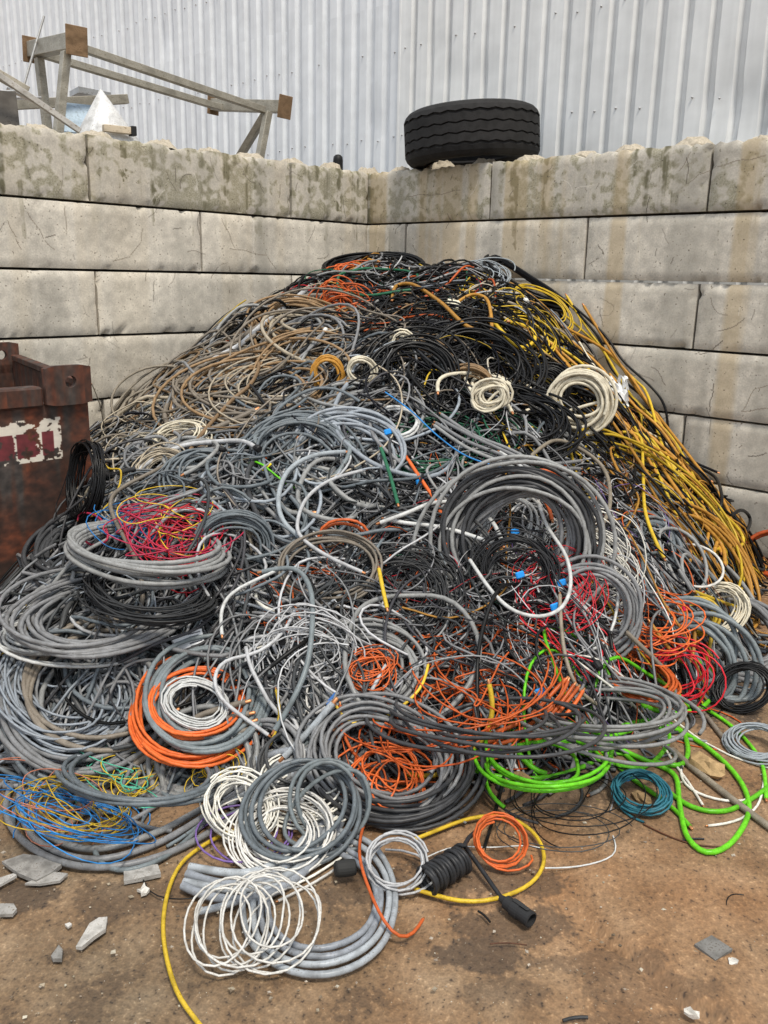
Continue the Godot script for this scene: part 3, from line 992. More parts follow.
func build_debris() -> void:
	var slate := grimy(0.30, 0.29, 0.27, 0.75, 0.0, 3.0)
	var chips := [
		["broad broken slate slab half under the thick grey cables", [[-1.015, 5.291], [-0.966, 5.260], [-0.895, 5.273], [-0.845, 5.308], [-0.861, 5.341], [-0.892, 5.374], [-0.952, 5.342]], [-0.918, 5.313], 0.26, 0.01, 0.02, 0],
		["long slate shard below the broad slab", [[-0.920, 5.379], [-0.864, 5.333], [-0.818, 5.341], [-0.830, 5.370], [-0.879, 5.382]], [-0.862, 5.361], 0.33, 0.008, 0.02, 0],
		["slate piece beside the thin black wire", [[-0.669, 5.332], [-0.639, 5.311], [-0.583, 5.302], [-0.565, 5.345], [-0.605, 5.361], [-0.657, 5.378]], [-0.619, 5.338], 0.34, 0.012, -0.02, 0],
		["pointed slate shard lying alone on the dirt", [[-0.712, 5.613], [-0.701, 5.537], [-0.684, 5.516], [-0.662, 5.516], [-0.656, 5.555], [-0.677, 5.582], [-0.697, 5.616]], [-0.684, 5.562], 0.42, 0.01, 0.02, 0],
		["small dark slate triangle lying on the dirt", [[-0.762, 5.642], [-0.754, 5.609], [-0.740, 5.623], [-0.732, 5.655], [-0.753, 5.655]], [-0.748, 5.637], 0.22, 0.009, 0.02, 0],
		["small slate flake at the left edge of the dirt", [[-0.964, 5.461], [-0.917, 5.464], [-0.902, 5.483], [-0.906, 5.501], [-0.948, 5.502]], [-0.928, 5.482], 0.3, 0.009, 0.02, 0],
		["narrow slate sliver before the broad slab", [[-1.007, 5.367], [-0.963, 5.342], [-0.952, 5.350], [-0.983, 5.387], [-0.997, 5.391]], [-0.981, 5.367], 0.4, 0.008, 0.02, 0],
		["tiny pale slate chip on the dirt", [[-0.764, 5.534], [-0.754, 5.527], [-0.746, 5.534], [-0.753, 5.544]], [-0.754, 5.535], 0.5, 0.006, 0.02, 0],
		["flat brown tile fragment lying on the dirt at the right", [[0.807, 5.609], [0.860, 5.582], [0.894, 5.629], [0.839, 5.662]], [0.850, 5.621], 0.17, 0.01, 0.01, 0.004]]
	for q in chips:
		var o := PackedVector2Array()
		for p in q[1]: o.append(Vector2(p[0] - q[2][0], p[1] - q[2][1]))
		var t := part(self, "slate_fragment", prism_mesh(o, q[4], 0.25), grimy(q[3], q[3] * 0.97, q[3] * 0.92, 0.75, 0.0, 3.0), Transform3D(Basis(Vector3(1, 0, 0.3).normalized(), q[5]), Vector3(q[2][0], q[6], q[2][1])))
		tag(t, q[0], "slate fragment")
	var ws := part(self, "steel_washer", lathe_mesh([[0.008, 0.0], [0.019, 0.0], [0.019, 0.003], [0.008, 0.003], [0.008, 0.0]], 24, false), grimy(0.55, 0.53, 0.49, 0.5, 0.4, 5.0), Transform3D(Basis(), Vector3(0.854, 0.001, 5.327)))
	tag(ws, "flat steel washer lying on the dirt", "washer")
	for q in [[Vector3(1.144, 0.022, 4.797), 0.055, 0.42, 0.29, 0.15, "yellowish split rock beside the brown grey pipe"], [Vector3(0.508, 0.012, 4.864), 0.032, 0.30, 0.20, 0.10, "brown stone under the front cables by the black cable"], [Vector3(0.871, 0.008, 4.965), 0.03, 0.28, 0.19, 0.1, "small brown stone inside the teal coil"]]:
		var rs := SurfaceTool.new()
		rs.begin(Mesh.PRIMITIVE_TRIANGLES)
		rs.set_smooth_group(-1)
		var rn := FastNoiseLite.new()
		rn.seed = int(q[1] * 1000)
		rn.frequency = 1.3
		var rp := func(i: int, j: int) -> Vector3:
			var a := TAU * i / 10.0
			var b := PI * (j / 6.0 - 0.5)
			var v := Vector3(cos(a) * cos(b), sin(b), sin(a) * cos(b))
			v *= 1.0 + 0.45 * rn.get_noise_3dv(v)
			return Vector3(v.x * 0.75, v.y * 0.6, v.z * 1.3) * q[1]
		for j in 6:
			for i in 10: quad(rs, rp.call(i, j), rp.call((i + 1) % 10, j), rp.call((i + 1) % 10, j + 1), rp.call(i, j + 1))
		rs.generate_normals()
		tag(part(self, "stone", rs.commit(), grimy(q[2], q[3], q[4], 0.9, 0.0, 5.0), Transform3D(Basis(Vector3.UP, 0.5), q[0])), q[5], "stone")
	for q in [[Vector3(0.880, 0.001, 5.665), "white torn paper scrap beside the brown tile"], [Vector3(-0.600, 0.001, 5.406), "crumbled white plaster bits at the slate piece"], [Vector3(0.720, 0.012, 5.824), "pale plaster lump at the broken slab edge"]]:
		var o := PackedVector2Array()
		for i in 8: o.append(Vector2.from_angle(TAU * i / 8.0) * rnd.randf_range(0.006, 0.022))
		tag(part(self, "white_scrap", prism_mesh(o, 0.008, 0.8), grimy(0.6, 0.58, 0.54, 0.8, 0.0, 6.0), Transform3D(Basis(Vector3.RIGHT, 0.05), q[0])), q[1], "scrap")
	# loose grit, pebbles and crumbs of plastic, too many to count
	var base := []
	rnd.seed = 91
	var st := SurfaceTool.new()
	st.begin(Mesh.PRIMITIVE_TRIANGLES)
	st.set_smooth_group(-1)
	var cols := [Color(0.30, 0.25, 0.18), Color(0.20, 0.15, 0.10), Color(0.42, 0.38, 0.30), Color(0.12, 0.09, 0.06), Color(0.36, 0.31, 0.25), Color(0.25, 0.2, 0.15)]
	for i in 8000:
		var x := rnd.randf_range(-2.2, 2.3)
		var z := 3.9 + 2.8 * sqrt(rnd.randf())
		if heap(x, z) > 0.05: continue
		var big := pow(rnd.randf(), 7.0)
		var s := 0.0012 + big * 0.0055
		var b := Basis.from_euler(Vector3(rnd.randf() * 6, rnd.randf() * 6, rnd.randf() * 6)).scaled(Vector3(s * rnd.randf_range(0.7, 1.6), s * 0.7, s))
		var c: Color = cols[rnd.randi() % 6] * rnd.randf_range(0.75, 1.15)
		var o := Vector3(x, s * 0.3, z)
		var vv := []
		for p in [Vector3(1, 0, 0), Vector3(-1, 0.1, 0), Vector3(0, 1, 0.2), Vector3(0, -1, 0), Vector3(0.1, 0, 1), Vector3(0, 0.2, -1)]: vv.append(o + b * (p * rnd.randf_range(0.7, 1.2)))
		for f in [[0, 2, 4], [2, 1, 4], [1, 3, 4], [3, 0, 4], [2, 0, 5], [1, 2, 5], [3, 1, 5], [0, 3, 5]]:
			for q in f:
				st.set_color(c)
				st.add_vertex(vv[q])
	st.generate_normals()
	var m := StandardMaterial3D.new()
	m.vertex_color_use_as_albedo = true
	m.roughness = 0.9
	var gr := part(self, "grit", st.commit(), m)
	tag(gr, "loose grit and pebbles scattered over the dirt", "grit", "", "stuff")

# ---------------------------------------------------------------- the heap
func pick(pal: Array) -> String:
	var s := 0.0
	for q in pal: s += q[1]
	var r := rnd.randf() * s
	for q in pal:
		r -= q[1]
		if r <= 0: return q[0]
	return pal[0][0]

func zone_at(x: float, z: float, zones: Array) -> Array:
	var best := 1e9
	var out: Array = zones[0]
	for q in zones:
		var d: float = (pow((x - q[0]) / q[2], 2) + pow((z - q[1]) / q[3], 2)) * rnd.randf_range(0.75, 1.3)
		if d < best:
			best = d
			out = q
	return out

func surface_normal(x: float, z: float) -> Vector3:
	var e := 0.06
	return Vector3(heap(x - e, z) - heap(x + e, z), 2 * e, heap(x, z - e) - heap(x, z + e)).normalized()

func random_spot() -> Vector2:
	while true:
		var x := rnd.randf_range(-2.4, 2.4)
		var z := rnd.randf_range(0.1, 5.1)
		if heap(x, z) < 0.02: continue
		var p := Vector3(x, 0, z)
		if p.dot(NL) < 0.05 or p.dot(NR) < 0.05 or in_skip(p, 0.0): continue
		return Vector2(x, z)
	return Vector2.ZERO

var plug_mesh: ArrayMesh
var copper_mesh: ArrayMesh

func end_on(o: MeshInstance3D, called: String, p: PackedVector3Array, mesh: Mesh, m: Material, sc: float, first := false) -> void:
	var k := p.size()
	var e := p[0] if first else p[k - 1]
	var d := (p[0] - p[2]).normalized() if first else (p[k - 1] - p[k - 3]).normalized()
	var s := d.cross(Vector3(0.2, 1, 0.1)).normalized()
	part(o, called, mesh, m, Transform3D(Basis(s * sc, d * sc, s.cross(d) * sc), e))

func build_heap() -> void:
	plug_mesh = lathe_mesh([[0.0, -0.006], [0.0045, -0.006], [0.006, 0.006], [0.012, 0.012], [0.0135, 0.016], [0.0135, 0.036], [0.010, 0.040], [0.0, 0.040]], 10, false)
	copper_mesh = lathe_mesh([[0.62, -0.2], [0.62, 1.6], [0.4, 2.0], [0.0, 2.0]], 7)
	var zones := [
		[-0.54, 2.55, 0.52, 0.53, [["taupe", 6], ["dtaupe", 1.2], ["beige", 1.6], ["grey", 3], ["black", 2], ["yellow", 0.2]], 0.0060, 0.0104, 0.137, 0.411, 0.0, "among the dusty cables by the left wall"],
		[0.15, 1.05, 0.49, 0.58, [["black", 5], ["orange", 0.7], ["grey", 2.4], ["amber", 0.5], ["green", 0.7], ["red", 0.25], ["lgrey", 0.6]], 0.0059, 0.0118, 0.098, 0.280, 0.0, "on the crest of the heap"],
		[-0.18, 1.55, 0.14, 0.98, [["orange", 3.5], ["dgrey", 3], ["grey", 2], ["black", 2]], 0.0038, 0.0065, 0.078, 0.195, 0.0, "in the orange patch near the crest"],
		[0.44, 2.62, 0.46, 0.63, [["black", 9], ["char", 4], ["grey", 1], ["ivory", 0.5], ["dtaupe", 0.6]], 0.0055, 0.0091, 0.076, 0.243, 0.0, "in the black mass below the crest"],
		[0.99, 1.32, 0.30, 0.50, [["yellow", 2.2], ["amber", 2.2], ["black", 4], ["beige", 0.6], ["bluegrey", 0.8]], 0.0057, 0.0114, 0.095, 0.243, 0.0, "in the yellow patch below the crest"],
		[1.52, 1.65, 0.23, 0.55, [["black", 6], ["amber", 3.6], ["yellow", 2], ["ivory", 0.6]], 0.0049, 0.0099, 0.118, 0.327, 1.0, "on the upper right slope"],
		[1.70, 2.33, 0.30, 0.75, [["amber", 5], ["black", 7], ["yellow", 1.6], ["copper", 1.5], ["ivory", 0.3]], 0.0050, 0.0094, 0.130, 0.414, 1.0, "streaming down the right slope"],
		[1.90, 2.96, 0.24, 0.50, [["black", 6], ["char", 3], ["amber", 0.8], ["yellow", 0.4], ["mint", 0.2], ["red", 0.2]], 0.0036, 0.0090, 0.054, 0.172, 0.0, "in the black tangle by the right wall"],
		[-0.18, 3.47, 0.39, 0.36, [["slate", 4], ["grey", 5], ["lgrey", 1.5], ["bluegrey", 2], ["dgrey", 2], ["orange", 0.3], ["lime", 0.2]], 0.0067, 0.0115, 0.114, 0.297, 0.0, "over the grey middle of the heap"],
		[0.33, 3.42, 0.28, 0.25, [["black", 2], ["dgrey", 3], ["green", 1.4], ["orange", 1], ["grey", 3]], 0.0039, 0.0088, 0.084, 0.209, 0.0, "between the ivory hank and the big coil"],
		[0.21, 4.06, 0.30, 0.27, [["dgrey", 4], ["black", 1.5], ["orange", 1.3], ["grey", 5], ["lgrey", 1.5], ["slate", 1]], 0.0027, 0.0068, 0.073, 0.202, 0.0, "in the centre of the heap of the heap"],
		[0.94, 3.88, 0.19, 0.41, [["lgrey", 3], ["white", 1.5], ["grey", 3], ["violet", 0.4], ["red", 0.4], ["dgrey", 2]], 0.0029, 0.0071, 0.068, 0.191, 0.0, "in the pale wire bundle beside the amber slope"],
		[0.59, 4.22, 0.27, 0.16, [["dgrey", 3], ["black", 1.5], ["grey", 4], ["red", 0.3], ["lgrey", 1.5]], 0.0026, 0.0065, 0.062, 0.175, 0.0, "below the big grey coil"],
		[1.14, 4.16, 0.18, 0.21, [["grey", 3], ["dgrey", 3], ["orange", 1.5], ["red", 1], ["black", 2]], 0.0034, 0.0085, 0.072, 0.181, 0.0, "in the red and orange patch at the right foot"],
		[1.54, 3.89, 0.17, 0.31, [["slate", 4], ["grey", 4], ["dgrey", 2]], 0.0073, 0.0128, 0.109, 0.240, 0.0, "in the thick grey coils at the right foot"],
		[-0.97, 3.17, 0.27, 0.34, [["ivory", 2], ["grey", 3], ["beige", 1], ["black", 2], ["slate", 2]], 0.0051, 0.0102, 0.068, 0.166, 0.0, "beside the rusty skip"],
		[-1.06, 3.95, 0.33, 0.29, [["dgrey", 4], ["grey", 5], ["black", 2], ["slate", 3]], 0.0069, 0.0112, 0.115, 0.288, 0.0, "in the stacked grey coils before the skip"],
		[-1.06, 4.51, 0.29, 0.27, [["grey", 5], ["bluegrey", 3], ["slate", 2], ["lgrey", 1.5], ["yellow", 0.2]], 0.0045, 0.0097, 0.100, 0.232, 0.0, "at the left foot of the heap"],
		[-0.55, 4.38, 0.22, 0.28, [["slate", 4], ["dgrey", 4], ["grey", 4], ["lgrey", 1]], 0.0062, 0.0101, 0.093, 0.222, 0.0, "round the orange and slate coil"],
		[-0.14, 4.42, 0.22, 0.28, [["grey", 4], ["dgrey", 3], ["lgrey", 2], ["white", 0.8], ["orange", 0.7]], 0.0039, 0.0085, 0.066, 0.184, 0.0, "in the front middle of the heap"],
		[0.41, 4.50, 0.31, 0.16, [["orange", 1.6], ["dorange", 2], ["dgrey", 6], ["grey", 3], ["char", 1]], 0.0037, 0.0076, 0.080, 0.200, 0.0, "in the orange and dark band at the front"],
		[0.11, 4.79, 0.23, 0.17, [["dgrey", 5], ["grey", 5], ["slate", 2], ["orange", 0.8]], 0.0056, 0.0098, 0.100, 0.217, 0.0, "in the grey coils at the front foot"],
		[0.76, 4.60, 0.25, 0.15, [["grey", 5], ["dgrey", 4], ["lime", 0.5], ["black", 1]], 0.0060, 0.0105, 0.107, 0.232, 0.0, "above the lime green cable"],
		[-0.71, 4.85, 0.29, 0.15, [["grey", 5], ["slate", 4], ["lgrey", 1]], 0.0068, 0.0102, 0.130, 0.260, 0.0, "at the left front edge"],
	]
	var root := thing("cable_heap", "dense tangled mass of scrap cable filling the corner of the walls", "cable heap", Transform3D())
	root.set_meta("kind", "stuff")
	# solid filler under the cables, near-black to stand in for shade in the gaps
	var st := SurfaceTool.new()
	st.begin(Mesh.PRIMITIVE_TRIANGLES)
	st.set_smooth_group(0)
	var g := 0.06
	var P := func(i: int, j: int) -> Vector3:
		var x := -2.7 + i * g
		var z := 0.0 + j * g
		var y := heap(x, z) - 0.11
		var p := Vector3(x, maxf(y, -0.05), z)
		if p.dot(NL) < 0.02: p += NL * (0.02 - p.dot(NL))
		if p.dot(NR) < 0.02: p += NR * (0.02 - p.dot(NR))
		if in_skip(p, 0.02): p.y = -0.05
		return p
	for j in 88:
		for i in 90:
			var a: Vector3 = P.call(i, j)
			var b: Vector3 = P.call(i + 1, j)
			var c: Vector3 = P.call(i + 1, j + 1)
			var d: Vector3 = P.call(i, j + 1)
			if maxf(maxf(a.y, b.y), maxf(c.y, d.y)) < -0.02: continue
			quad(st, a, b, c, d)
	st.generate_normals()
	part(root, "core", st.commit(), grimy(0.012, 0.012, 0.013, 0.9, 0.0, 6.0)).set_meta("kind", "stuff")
	# layers of loose cable, far too many to count
	rnd.seed = 2024
	var t := Tubes.new()
	t.tinted = true
	for i in 1650:
		var s := random_spot()
		var zn := zone_at(s.x, s.y, zones)
		var key := pick(zn[4])
		var c: Array = PAL[key]
		var wr: float = rnd.randf_range(zn[5], zn[6]) * c[5]
		var ln := clampf(0.02 / wr, 1.3, 5.0) * rnd.randf_range(0.6, 1.2)
		var lift := rnd.randf_range(-0.09, 0.03)
		var p := walk_path(s.x, s.y, ln, rnd.randf_range(zn[7], zn[8]), wr, lift, 0.03, zn[9])
		var k := rnd.randf_range(0.72, 1.1)
		t.add(p, wr, 3 if wr < 0.0028 else (4 if wr < 0.0058 else 5), Color(c[0] * k, c[1] * k, c[2] * k))
	for i in 3300:
		var s := random_spot()
		var zn := zone_at(s.x, s.y, zones)
		var key := pick(zn[4])
		var c: Array = PAL[key]
		var wr: float = rnd.randf_range(0.45, 0.85) * rnd.randf_range(zn[5], zn[6]) * c[5]
		var p := walk_path(s.x, s.y, rnd.randf_range(0.7, 2.6), rnd.randf_range(zn[7], zn[8]) * rnd.randf_range(1.0, 1.9), wr, rnd.randf_range(-0.01, 0.07) if i % 5 < 3 else rnd.randf_range(0.07, 0.15), 0.045, zn[9])
		var k := rnd.randf_range(0.7, 1.15)
		t.add(p, wr, 3 if wr < 0.0028 else (4 if wr < 0.0058 else 5), Color(c[0] * k, c[1] * k, c[2] * k))
	var m := StandardMaterial3D.new()
	m.vertex_color_use_as_albedo = true
	m.albedo_texture = grime
	m.uv1_triplanar = true
	m.uv1_world_triplanar = true
	m.uv1_scale = Vector3.ONE * 2.3
	m.roughness = 0.42
	m.metallic_specular = 0.32
	part(root, "tangle", t.mesh(), m).set_meta("kind", "stuff")
	# single coils and loose lengths lying on top
	var plug_mats := [plain_mat(0.012, 0.012, 0.013, 0.5), plain_mat(0.6, 0.59, 0.55, 0.5), plain_mat(0.03, 0.03, 0.032, 0.5)]
	var copper := plain_mat(0.45, 0.2, 0.09, 0.4, 0.6)
	rnd.seed = 77
	for i in 130:
		var s := random_spot()
		var zn := zone_at(s.x, s.y, zones)
		var key := pick(zn[4])
		var c: Array = PAL[key]
		var wr: float = rnd.randf_range(zn[5], zn[6]) * c[5]
		var n := (surface_normal(s.x, s.y) + Vector3(rnd.randf_range(-0.35, 0.35), 0.0, rnd.randf_range(-0.2, 0.5))).normalized()
		var R := rnd.randf_range(zn[7], zn[8]) * 0.95
		var p := coil_path(Vector3(s.x, heap(s.x, s.y) + rnd.randf_range(-0.02, 0.02), s.y), n, R, rnd.randf_range(2.5, 7.5), wr, rnd.randf_range(0.14, 0.45), 0.03 + wr * 3.0, Vector3(rnd.randf_range(-0.1, 0.1), 0, rnd.randf_range(-0.1, 0.1)), -0.01)
		var size := "thick" if wr > 0.0075 else ("thin" if wr < 0.0032 else "medium")
		cable("cable_coil", "%s %s cable coil %s" % [size, c[4], zn[10]], "cable coil", "%s %s cable coils %s" % [size, c[4], zn[10]], p, wr, key)
	for i in 200:
		var s := random_spot()
		var zn := zone_at(s.x, s.y, zones)
		var key := pick(zn[4])
		var c: Array = PAL[key]
		var wr: float = rnd.randf_range(zn[5], zn[6]) * c[5]
		var p := walk_path(s.x, s.y, rnd.randf_range(0.8, 2.4), rnd.randf_range(zn[7], zn[8]) * 1.3, wr, rnd.randf_range(0.06, 0.16), 0.045, zn[9])
		if p.size() < 6: continue
		var size := "thick" if wr > 0.0075 else ("thin" if wr < 0.0032 else "medium")
		var o := cable("loose_cable", "%s %s loose cable winding %s" % [size, c[4], zn[10]], "cable", "%s %s loose cables %s" % [size, c[4], zn[10]], p, wr, key)
		if rnd.randf() < 0.3: end_on(o, "plug", p, plug_mesh, plug_mats[rnd.randi() % 3], rnd.randf_range(0.8, 1.3))
		else: end_on(o, "copper_end", p, copper_mesh, copper, wr)

